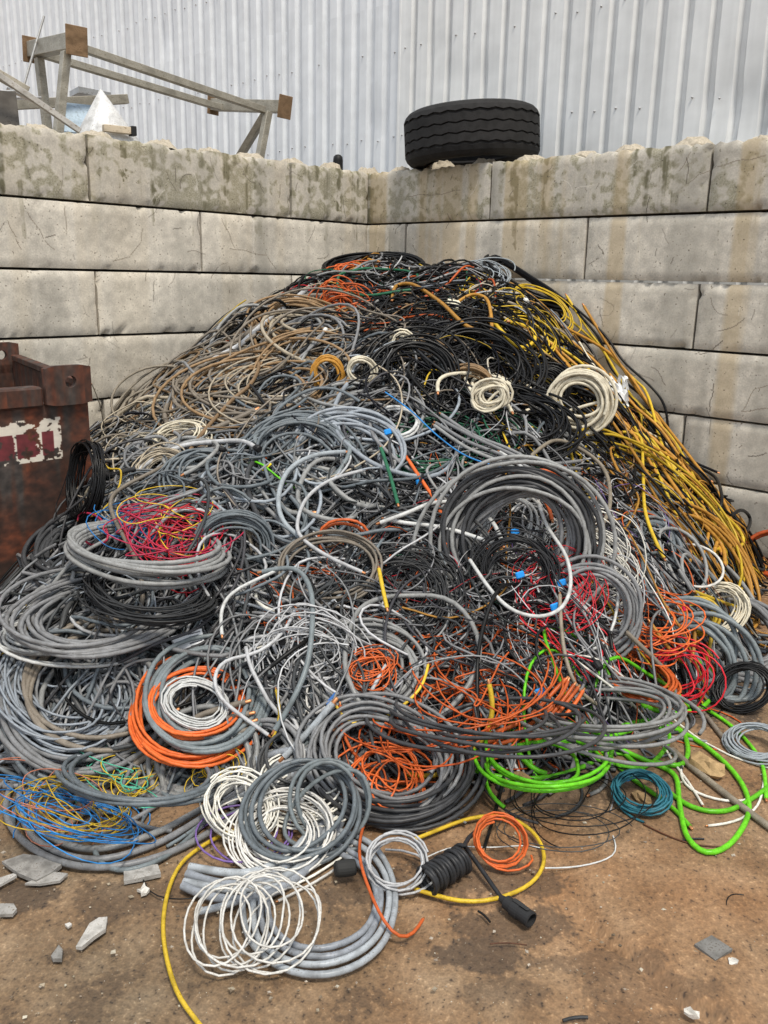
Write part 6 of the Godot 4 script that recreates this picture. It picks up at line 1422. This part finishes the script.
		["loose_cable", "orange cable bowed along the dark band above the lime cable", "orange cables bowed above the lime cable", 0.0073, "orange", [Vector3(0.238, 0.096, 4.806), Vector3(0.406, 0.093, 4.773), Vector3(0.561, 0.132, 4.714), Vector3(0.672, 0.207, 4.650), Vector3(0.696, 0.247, 4.621)]],
		["loose_cable", "orange cable bowed along the dark band above the lime cable", "orange cables bowed above the lime cable", 0.0073, "orange", [Vector3(0.239, 0.079, 4.818), Vector3(0.409, 0.082, 4.782), Vector3(0.574, 0.113, 4.721), Vector3(0.683, 0.196, 4.648), Vector3(0.720, 0.229, 4.615)]],
		["loose_cable", "orange cable bowed along the dark band above the lime cable", "orange cables bowed above the lime cable", 0.0073, "orange", [Vector3(0.240, 0.067, 4.823), Vector3(0.416, 0.056, 4.795), Vector3(0.583, 0.100, 4.724), Vector3(0.694, 0.187, 4.652), Vector3(0.737, 0.215, 4.607)]],
		["loose_cable", "orange cable bowed along the dark band above the lime cable", "orange cables bowed above the lime cable", 0.0073, "orange", [Vector3(0.242, 0.048, 4.835), Vector3(0.418, 0.046, 4.798), Vector3(0.592, 0.088, 4.730), Vector3(0.716, 0.165, 4.648), Vector3(0.757, 0.199, 4.601)]],
		["loose_cable", "amber cable winding down the right slope", "amber cables down the right slope", 0.0097, "amber", [Vector3(1.424, 1.438, 1.472), Vector3(1.609, 1.129, 1.657), Vector3(1.821, 0.814, 1.869), Vector3(1.923, 0.589, 2.330), Vector3(2.042, 0.365, 2.640), Vector3(1.916, 0.237, 3.021)]],
		["loose_cable", "amber cable winding down the right slope", "amber cables down the right slope", 0.0092, "amber", [Vector3(1.241, 1.313, 1.720), Vector3(1.603, 1.122, 1.651), Vector3(1.769, 0.828, 2.006), Vector3(1.786, 0.601, 2.563), Vector3(1.879, 0.387, 2.863), Vector3(2.027, 0.214, 2.890)]],
		["loose_cable", "amber cable winding down the right slope", "amber cables down the right slope", 0.0092, "amber", [Vector3(1.181, 1.289, 1.856), Vector3(1.442, 1.077, 1.965), Vector3(1.548, 0.818, 2.422), Vector3(1.771, 0.605, 2.596), Vector3(1.928, 0.379, 2.792), Vector3(1.666, 0.330, 3.407)]],
		["loose_cable", "amber cable winding down the right slope", "amber cables down the right slope", 0.0090, "amber", [Vector3(1.058, 1.248, 2.172), Vector3(1.274, 1.053, 2.353), Vector3(1.417, 0.814, 2.672), Vector3(1.776, 0.598, 2.574), Vector3(1.808, 0.393, 2.952), Vector3(1.762, 0.302, 3.274)]],
		["loose_cable", "amber cable winding down the right slope", "amber cables down the right slope", 0.0083, "amber", [Vector3(1.063, 1.247, 2.149), Vector3(1.211, 1.037, 2.478), Vector3(1.438, 0.818, 2.640), Vector3(1.522, 0.612, 2.991), Vector3(1.765, 0.408, 3.030), Vector3(1.541, 0.371, 3.586)]],
		["loose_cable", "amber cable winding down the right slope", "amber cables down the right slope", 0.0081, "amber", [Vector3(1.063, 1.245, 2.143), Vector3(1.216, 1.036, 2.463), Vector3(1.362, 0.802, 2.754), Vector3(1.398, 0.647, 3.254), Vector3(1.519, 0.474, 3.434), Vector3(1.450, 0.382, 3.677)]],
		["loose_cable", "yellow cable winding down the right slope", "yellow cables down the right slope", 0.0085, "yellow", [Vector3(1.326, 1.499, 1.374), Vector3(1.511, 1.211, 1.559), Vector3(1.759, 0.952, 1.807), Vector3(1.689, 0.694, 2.476), Vector3(1.698, 0.469, 3.023)]],
		["loose_cable", "yellow cable winding down the right slope", "yellow cables down the right slope", 0.0084, "yellow", [Vector3(1.275, 1.417, 1.323), Vector3(1.507, 1.205, 1.555), Vector3(1.619, 0.922, 2.031), Vector3(1.829, 0.691, 2.247), Vector3(1.848, 0.447, 2.787)]],
		["loose_cable", "yellow cable winding down the right slope", "yellow cables down the right slope", 0.0078, "yellow", [Vector3(0.981, 1.292, 2.156), Vector3(1.234, 1.143, 2.229), Vector3(1.466, 0.915, 2.343), Vector3(1.638, 0.695, 2.560), Vector3(1.678, 0.471, 3.053)]],
		["loose_cable", "yellow cable winding down the right slope", "yellow cables down the right slope", 0.0077, "yellow", [Vector3(0.930, 1.256, 2.256), Vector3(1.143, 1.101, 2.394), Vector3(1.428, 0.921, 2.442), Vector3(1.518, 0.699, 2.764), Vector3(1.465, 0.523, 3.426)]],
		["loose_cable", "black cable lying along the foot of the right wall", "black cables along the right wall", 0.0084, "black", [Vector3(1.327, 1.471, 1.375), Vector3(1.541, 1.265, 1.589), Vector3(1.652, 1.101, 1.700), Vector3(1.859, 0.879, 1.907), Vector3(1.936, 0.589, 1.984), Vector3(2.145, 0.483, 2.193)]],
		["loose_cable", "black cable lying along the foot of the right wall", "black cables along the right wall", 0.0084, "black", [Vector3(1.324, 1.468, 1.372), Vector3(1.517, 1.238, 1.565), Vector3(1.603, 1.033, 1.651), Vector3(1.822, 0.833, 1.870), Vector3(1.944, 0.602, 1.992), Vector3(2.122, 0.425, 2.170)]],
		["loose_cable", "black cable lying along the foot of the right wall", "black cables along the right wall", 0.0085, "black", [Vector3(1.250, 1.395, 1.298), Vector3(1.464, 1.180, 1.512), Vector3(1.554, 0.984, 1.651), Vector3(1.794, 0.798, 1.843), Vector3(1.940, 0.596, 1.988), Vector3(2.109, 0.391, 2.157)]],
		["loose_cable", "black cable lying along the foot of the right wall", "black cables along the right wall", 0.0085, "black", [Vector3(1.271, 1.416, 1.319), Vector3(1.416, 1.152, 1.557), Vector3(1.481, 0.973, 1.815), Vector3(1.676, 0.797, 2.079), Vector3(1.782, 0.590, 2.268), Vector3(2.012, 0.407, 2.351)]],
		["loose_cable", "grey black cable bundle below the ivory arch", "grey cables below the ivory arch", 0.0088, "grey", [Vector3(0.342, 0.974, 3.289), Vector3(0.473, 0.907, 3.452), Vector3(0.624, 0.862, 3.534), Vector3(0.774, 0.801, 3.558), Vector3(1.006, 0.768, 3.328)]],
		["loose_cable", "grey black cable bundle below the ivory arch", "grey cables below the ivory arch", 0.0088, "grey", [Vector3(0.330, 0.956, 3.300), Vector3(0.467, 0.904, 3.475), Vector3(0.613, 0.852, 3.562), Vector3(0.766, 0.796, 3.590), Vector3(0.987, 0.748, 3.414)]],
		["loose_cable", "grey black cable bundle below the ivory arch", "grey cables below the ivory arch", 0.0087, "grey", [Vector3(0.314, 0.940, 3.336), Vector3(0.450, 0.883, 3.509), Vector3(0.604, 0.837, 3.579), Vector3(0.753, 0.779, 3.637), Vector3(0.979, 0.732, 3.452)]],
		["loose_cable", "grey black cable bundle below the ivory arch", "grey cables below the ivory arch", 0.0087, "grey", [Vector3(0.306, 0.930, 3.349), Vector3(0.436, 0.863, 3.530), Vector3(0.590, 0.812, 3.599), Vector3(0.742, 0.766, 3.675), Vector3(0.968, 0.723, 3.502)]],
		["loose_cable", "black cable hoop sticking out by the right wall", "", 0.0096, "black", [Vector3(2.064, 0.491, 2.113), Vector3(2.047, 0.495, 2.414), Vector3(1.953, 0.457, 2.752), Vector3(1.910, 0.396, 2.823), Vector3(1.837, 0.355, 2.842)]],
		["loose_cable", "black cable hoop low at the right wall", "", 0.0103, "black", [Vector3(1.979, 0.299, 2.735), Vector3(2.161, 0.333, 2.529), Vector3(2.306, 0.240, 2.354), Vector3(2.161, 0.234, 2.643), Vector3(2.013, 0.226, 2.783)]],
		["loose_cable", "thin black wire sticking out on the left shoulder", "", 0.0067, "black", [Vector3(-0.961, 1.211, 1.009), Vector3(-0.782, 1.346, 2.122), Vector3(-0.694, 1.376, 2.117), Vector3(-0.630, 1.306, 2.073)]],
		["loose_cable", "black cable arch sticking up on the left shoulder", "", 0.0098, "black", [Vector3(-0.690, 1.339, 1.910), Vector3(-0.637, 1.431, 1.998), Vector3(-0.532, 1.450, 1.973), Vector3(-0.481, 1.376, 1.862)]],
		["loose_cable", "thin wire hanging from the skip corner to the heap", "", 0.0027, "beige", [Vector3(-1.311, 1.078, 3.204), Vector3(-1.308, 0.965, 3.104), Vector3(-1.324, 0.850, 3.006), Vector3(-1.351, 0.767, 2.852)]],
		["loose_cable", "thin black wire lying beside the yellow cable on the dirt", "", 0.0018, "black", [Vector3(-0.628, 0.004, 5.286), Vector3(-0.612, 0.004, 5.362), Vector3(-0.562, 0.004, 5.430), Vector3(-0.494, 0.004, 5.442), Vector3(-0.419, 0.004, 5.426), Vector3(-0.315, 0.004, 5.410)]],
		["loose_cable", "silver bare wire bent on the dirt", "", 0.0024, "lgrey", [Vector3(0.495, 0.004, 5.308), Vector3(0.566, 0.004, 5.307), Vector3(0.657, 0.004, 5.281), Vector3(0.719, 0.004, 5.235), Vector3(0.728, 0.004, 5.159)]],
		["loose_cable", "thin silver wire crossing the orange rings", "", 0.0020, "lgrey", [Vector3(0.162, 0.004, 5.265), Vector3(0.252, 0.004, 5.210), Vector3(0.353, 0.004, 5.218), Vector3(0.472, 0.004, 5.204), Vector3(0.520, 0.004, 5.227)]],
		["cable_offcut", "short black cable offcut lying at the front of the dirt", "", 0.0044, "char", [Vector3(0.430, 0.005, 5.836), Vector3(0.460, 0.005, 5.825), Vector3(0.488, 0.005, 5.827)]],
		["cable_offcut", "straight brown rod offcut near the connector", "", 0.0017, "brown", [Vector3(0.300, 0.004, 5.600), Vector3(0.346, 0.004, 5.593), Vector3(0.391, 0.004, 5.604)]],
		["cable_offcut", "dark blue offcut near the lime loop", "", 0.0030, "char", [Vector3(0.927, 0.004, 5.182), Vector3(0.962, 0.004, 5.168), Vector3(0.996, 0.004, 5.172)]],
		["cable_offcut", "thin brown stick lying below the teal coil", "", 0.0023, "brown", [Vector3(0.836, 0.004, 5.099), Vector3(0.902, 0.004, 5.168), Vector3(0.971, 0.004, 5.206), Vector3(1.041, 0.004, 5.210)]],
		["cable_offcut", "small bent black wire right of the washer", "", 0.0017, "black", [Vector3(0.948, 0.004, 5.458), Vector3(0.964, 0.004, 5.423), Vector3(0.991, 0.004, 5.411), Vector3(1.012, 0.004, 5.419)]],
		["cable_offcut", "small curled black strip below the coiled cord", "", 0.0030, "black", [Vector3(0.285, 0.004, 5.482), Vector3(0.301, 0.004, 5.497), Vector3(0.311, 0.004, 5.523)]],
	]
	for q in paths:
		var p := smooth(spline(q[5]), 2)
		for i in p.size(): p[i] = keep_out(p[i], q[3])
		var o := cable(q[0], q[1], "cable" if not q[0].contains("pipe") else "pipe", q[2], p, q[3], q[4])
		if q[0] == "loose_cable" and q[3] > 0.0025:
			end_on(o, "copper_end", p, copper_mesh, copper, q[3])
			end_on(o, "copper_end", p, copper_mesh, copper, q[3], true)
	# coiled cord with its plug
	var cord := thing("coiled_cord", "black coiled cord with a chunky plug on the wet dirt", "coiled cord", Transform3D(Basis(), Vector3(0.151, 0.000, 5.410)))
	var base := cord.position
	var pa := Vector3(0.151, 0.036, 5.410) - base
	var pb := Vector3(0.264, 0.036, 5.309) - base
	var hp := PackedVector3Array()
	var hx := (pb - pa).normalized()
	var hy := Vector3.UP
	var hz := hx.cross(hy)
	for i in 12 * 18 + 1:
		var q := i / 216.0
		var a := TAU * 12.0 * q
		var rr := 0.034 + 0.003 * sin(a * 0.37)
		hp.append(pa.lerp(pb, q) + (hy * cos(a) + hz * sin(a)) * rr + hx * 0.004 * sin(a * 0.61))
	var tb := Tubes.new()
	tb.add(hp, 0.0068, 8)
	part(cord, "helix", tb.mesh(), sheath("char"))
	tb = Tubes.new()
	tb.add(spline([hp[216], pb + hx * 0.03, Vector3(0.350, 0.010, 5.432) - base, Vector3(0.359, 0.022, 5.470) - base], 0.02), 0.0065, 8)
	part(cord, "straight_lead", tb.mesh(), sheath("char"))
	tb = Tubes.new()
	tb.add(spline([hp[216], pb + Vector3(0.02, 0.03, -0.05), pb + Vector3(0.09, 0.02, -0.14), pb + Vector3(0.14, 0.005, -0.2)], 0.02), 0.0065, 8)
	part(cord, "straight_lead", tb.mesh(), sheath("char"))
	var px := (Vector3(0.404, 0.022, 5.526) - Vector3(0.359, 0.022, 5.470)).normalized()
	var plug := part(cord, "plug", lathe_mesh([[0.0, -0.055], [0.009, -0.055], [0.012, -0.04], [0.018, -0.035], [0.019, -0.012], [0.0225, -0.010], [0.0225, 0.012], [0.020, 0.014], [0.0215, 0.05], [0.017, 0.052], [0.017, 0.035], [0.0, 0.035]], 20, false), plain_mat(0.022, 0.022, 0.023, 0.6), Transform3D(Basis(px.cross(Vector3.UP).normalized(), px, px.cross(Vector3.UP).normalized().cross(px)), (Vector3(0.359, 0.022, 5.470) + Vector3(0.404, 0.022, 5.526)) / 2 - base))
	part(plug, "latch", box_mesh(Vector3(-0.006, -0.012, 0.021), Vector3(0.006, 0.04, 0.027)), plain_mat(0.03, 0.03, 0.03, 0.6))

	var sl := part(self, "cable_sleeve", lathe_mesh([[0.0, -0.035], [0.026, -0.035], [0.028, -0.03], [0.029, 0.0], [0.027, 0.03], [0.022, 0.035], [0.0, 0.035]], 18, false), plain_mat(0.025, 0.025, 0.024, 0.7), Transform3D(Basis(Vector3(0.3, 0, 1).normalized(), 1.5).scaled(Vector3(0.8, 0.8, 0.8)), Vector3(-0.064, 0.020, 5.348) + Vector3(0, 0.012, 0)))
	tag(sl, "dark rubber sleeve between the pale pipes and the small pale loops", "sleeve")
	var tg := thing("paper_label", "white printed label stuck to the cables above the orange coil", "label", Transform3D(Basis.from_euler(Vector3(0.9, 0.5, 0.35)), Vector3(-0.639, 0.333, 4.504)))
	part(tg, "card", box_mesh(Vector3(-0.055, -0.002, -0.032), Vector3(0.055, 0.002, 0.032), 0.001), plain_mat(0.72, 0.73, 0.74, 0.6))
	for i in 5: part(tg, "print_line", box_mesh(Vector3(0.005, 0.0025, -0.024 + i * 0.011), Vector3(0.048 - (i % 3) * 0.008, 0.0032, -0.020 + i * 0.011), 0.0003), plain_mat(0.12, 0.12, 0.13, 0.7))
	var so := thing("socket_box", "cream plastic socket box among the amber cables on the crest", "socket", Transform3D(Basis.from_euler(Vector3(0.5, 0.35, -0.15)), Vector3(0.513, 1.417, 1.985)))
	part(so, "housing", box_mesh(Vector3(-0.045, -0.03, -0.055), Vector3(0.045, 0.03, 0.055), 0.008), plain_mat(0.62, 0.57, 0.40, 0.5))
	part(so, "cover", box_mesh(Vector3(-0.04, 0.0305, -0.05), Vector3(0.04, 0.038, 0.05), 0.003), plain_mat(0.68, 0.64, 0.5, 0.5))
	var wb := thing("white_plastic_scrap", "crumpled white plastic sheet on the amber slope", "plastic", Transform3D(Basis.from_euler(Vector3(0.7, -0.3, 0.2)).scaled(Vector3(1.15, 1.15, 1.15)), Vector3(1.450, 0.959, 2.270)))
	var ws := SurfaceTool.new()
	ws.begin(Mesh.PRIMITIVE_TRIANGLES)
	ws.set_smooth_group(-1)
	var wn := FastNoiseLite.new()
	wn.seed = 6
	wn.frequency = 9.0
	var wp := func(i: int, j: int) -> Vector3: return Vector3((i - 4) * 0.017 * (1.0 + 0.4 * wn.get_noise_2d(j * 0.03, 1.0)), wn.get_noise_2d(i * 0.05, j * 0.05) * 0.07, (j - 6) * 0.019)
	for j in 12:
		for i in 8:
			if wn.get_noise_2d(i * 0.05 + 9.0, j * 0.05) < 0.32: quad(ws, wp.call(i, j), wp.call(i + 1, j), wp.call(i + 1, j + 1), wp.call(i, j + 1))
	ws.generate_normals()
	part(wb, "sheet", ws.commit(), plain_mat(0.74, 0.74, 0.73, 0.55))
	for q in [[Vector3(-0.249, 0.000, 5.322), 0.03, 0.25, 0.65, 0.3, "blue tie round the pale pipes on the white coil"], [Vector3(-0.446, 0.784, 3.665), 0.65, 0.5, 0.03, 0.9, "yellow tape on a grey cable near the off-white hanks"], [Vector3(-0.127, 0.237, 4.759), 0.03, 0.12, 0.35, 1.2, "dark blue tape on the pale tube at the front"]]:
		var ty := part(self, "cable_tie", box_mesh(Vector3(-0.02, -0.004, -0.005), Vector3(0.03, 0.004, 0.005), 0.002), plain_mat(q[1], q[2], q[3], 0.45), Transform3D(Basis.from_euler(Vector3(0.6, q[4], 0.8)), q[0]))
		tag(ty, q[5], "cable tie")


func _ready() -> void:
	# camera, sky, sun, exposure
	var cam := Camera3D.new()
	cam.name = "camera"
	cam.position = Vector3(-0.036, 1.5937, 7.4398)
	cam.rotation = Vector3(-0.25888, -0.02802, 0.02059)
	cam.fov = 60.03
	cam.near = 0.05
	cam.far = 300.0
	add_child(cam)
	cam.current = true
	var we := WorldEnvironment.new()
	we.name = "world_environment"
	var env := Environment.new()
	env.background_mode = Environment.BG_SKY
	var sky := Sky.new()
	var sm := ProceduralSkyMaterial.new()
	sm.sky_top_color = Color(0.86, 0.89, 0.93)
	sm.sky_horizon_color = Color(0.80, 0.82, 0.84)
	sm.sky_curve = 0.3
	sm.energy_multiplier = 0.65
	sm.ground_bottom_color = Color(0.25, 0.22, 0.19)
	sm.ground_horizon_color = Color(0.5, 0.48, 0.45)
	sm.sun_angle_max = 0.0
	sky.sky_material = sm
	env.sky = sky
	env.tonemap_mode = Environment.TONE_MAPPER_LINEAR
	env.tonemap_exposure = 2.3
	env.sdfgi_enabled = true
	env.ssao_enabled = true
	env.ssil_enabled = true
	we.environment = env
	add_child(we)
	var sun := DirectionalLight3D.new()
	sun.name = "sun"
	sun.light_energy = 0.5
	sun.light_angular_distance = 12.0
	sun.light_color = Color(1.0, 0.97, 0.92)
	sun.shadow_enabled = true
	sun.rotation_degrees = Vector3(-64, 20, 0)
	add_child(sun)
	# the setting
	rnd.seed = 1
	make_textures()
	build_ground()
	build_building()
	var ml := StandardMaterial3D.new()
	ml.albedo_texture = wall_texture(101, 0.10, [[Vector2(2.051, 1.868), Vector2(2.070, 1.781), Vector2(2.155, 1.692), Vector2(2.284, 1.652)], [Vector2(2.804, 1.918), Vector2(2.714, 1.767), Vector2(2.656, 1.712)], [Vector2(2.926, 1.867), Vector2(2.888, 1.770), Vector2(2.858, 1.705)], [Vector2(2.573, 1.972), Vector2(2.573, 1.801)], [Vector2(1.430, 1.965), Vector2(1.325, 1.771)], [Vector2(1.368, 1.770), Vector2(1.030, 1.726), Vector2(0.956, 1.629)]])
	ml.roughness = 0.92
	var mr := StandardMaterial3D.new()
	mr.albedo_texture = wall_texture(202, 0.42, [[Vector2(2.669, 2.171), Vector2(2.738, 2.218), Vector2(2.842, 2.255), Vector2(2.997, 2.277), Vector2(3.124, 2.289)], [Vector2(3.155, 0.866), Vector2(3.220, 1.009), Vector2(3.287, 1.033)], [Vector2(3.155, 0.866), Vector2(3.305, 0.895)], [Vector2(2.610, 2.247), Vector2(2.674, 2.343)], [Vector2(0.411, 2.196), Vector2(0.740, 2.196), Vector2(0.928, 2.215)], [Vector2(1.859, 1.203), Vector2(1.869, 1.271)]])
	mr.roughness = 0.92
	var crumb := grimy(0.46, 0.41, 0.33, 0.95, 0.0, 6.0)
	rnd.seed = 12
	build_wall("left block wall of stained concrete, the one behind the rusty skip", Transform3D(Basis(-DL, Vector3.UP, NL), Vector3.ZERO), -1.0, [[0, 2, 6, 10, 13], [0, 4, 8, 12, 13], [0, 2, 6, 10, 13], [0, 4, 8, 12, 13], [0, 2, 6, 10, 13], [0, 4, 8, 12, 13]], ml, crumb)
	build_wall("right block wall of ochre streaked concrete carrying the tyre", Transform3D(Basis(DR, Vector3.UP, NR), Vector3.ZERO), 1.0, [[-1, 3, 7, 11, 13], [-1, 1, 5, 9, 13], [-1, 3, 7, 11, 13], [-1, 1, 5, 9, 13], [-1, 3, 7, 11, 13], [-1, 1, 5, 9, 13]], mr, crumb)
	# objects
	build_skip()
	build_tyre()
	build_scrap()
	build_heap()
	build_cables()
	build_debris()
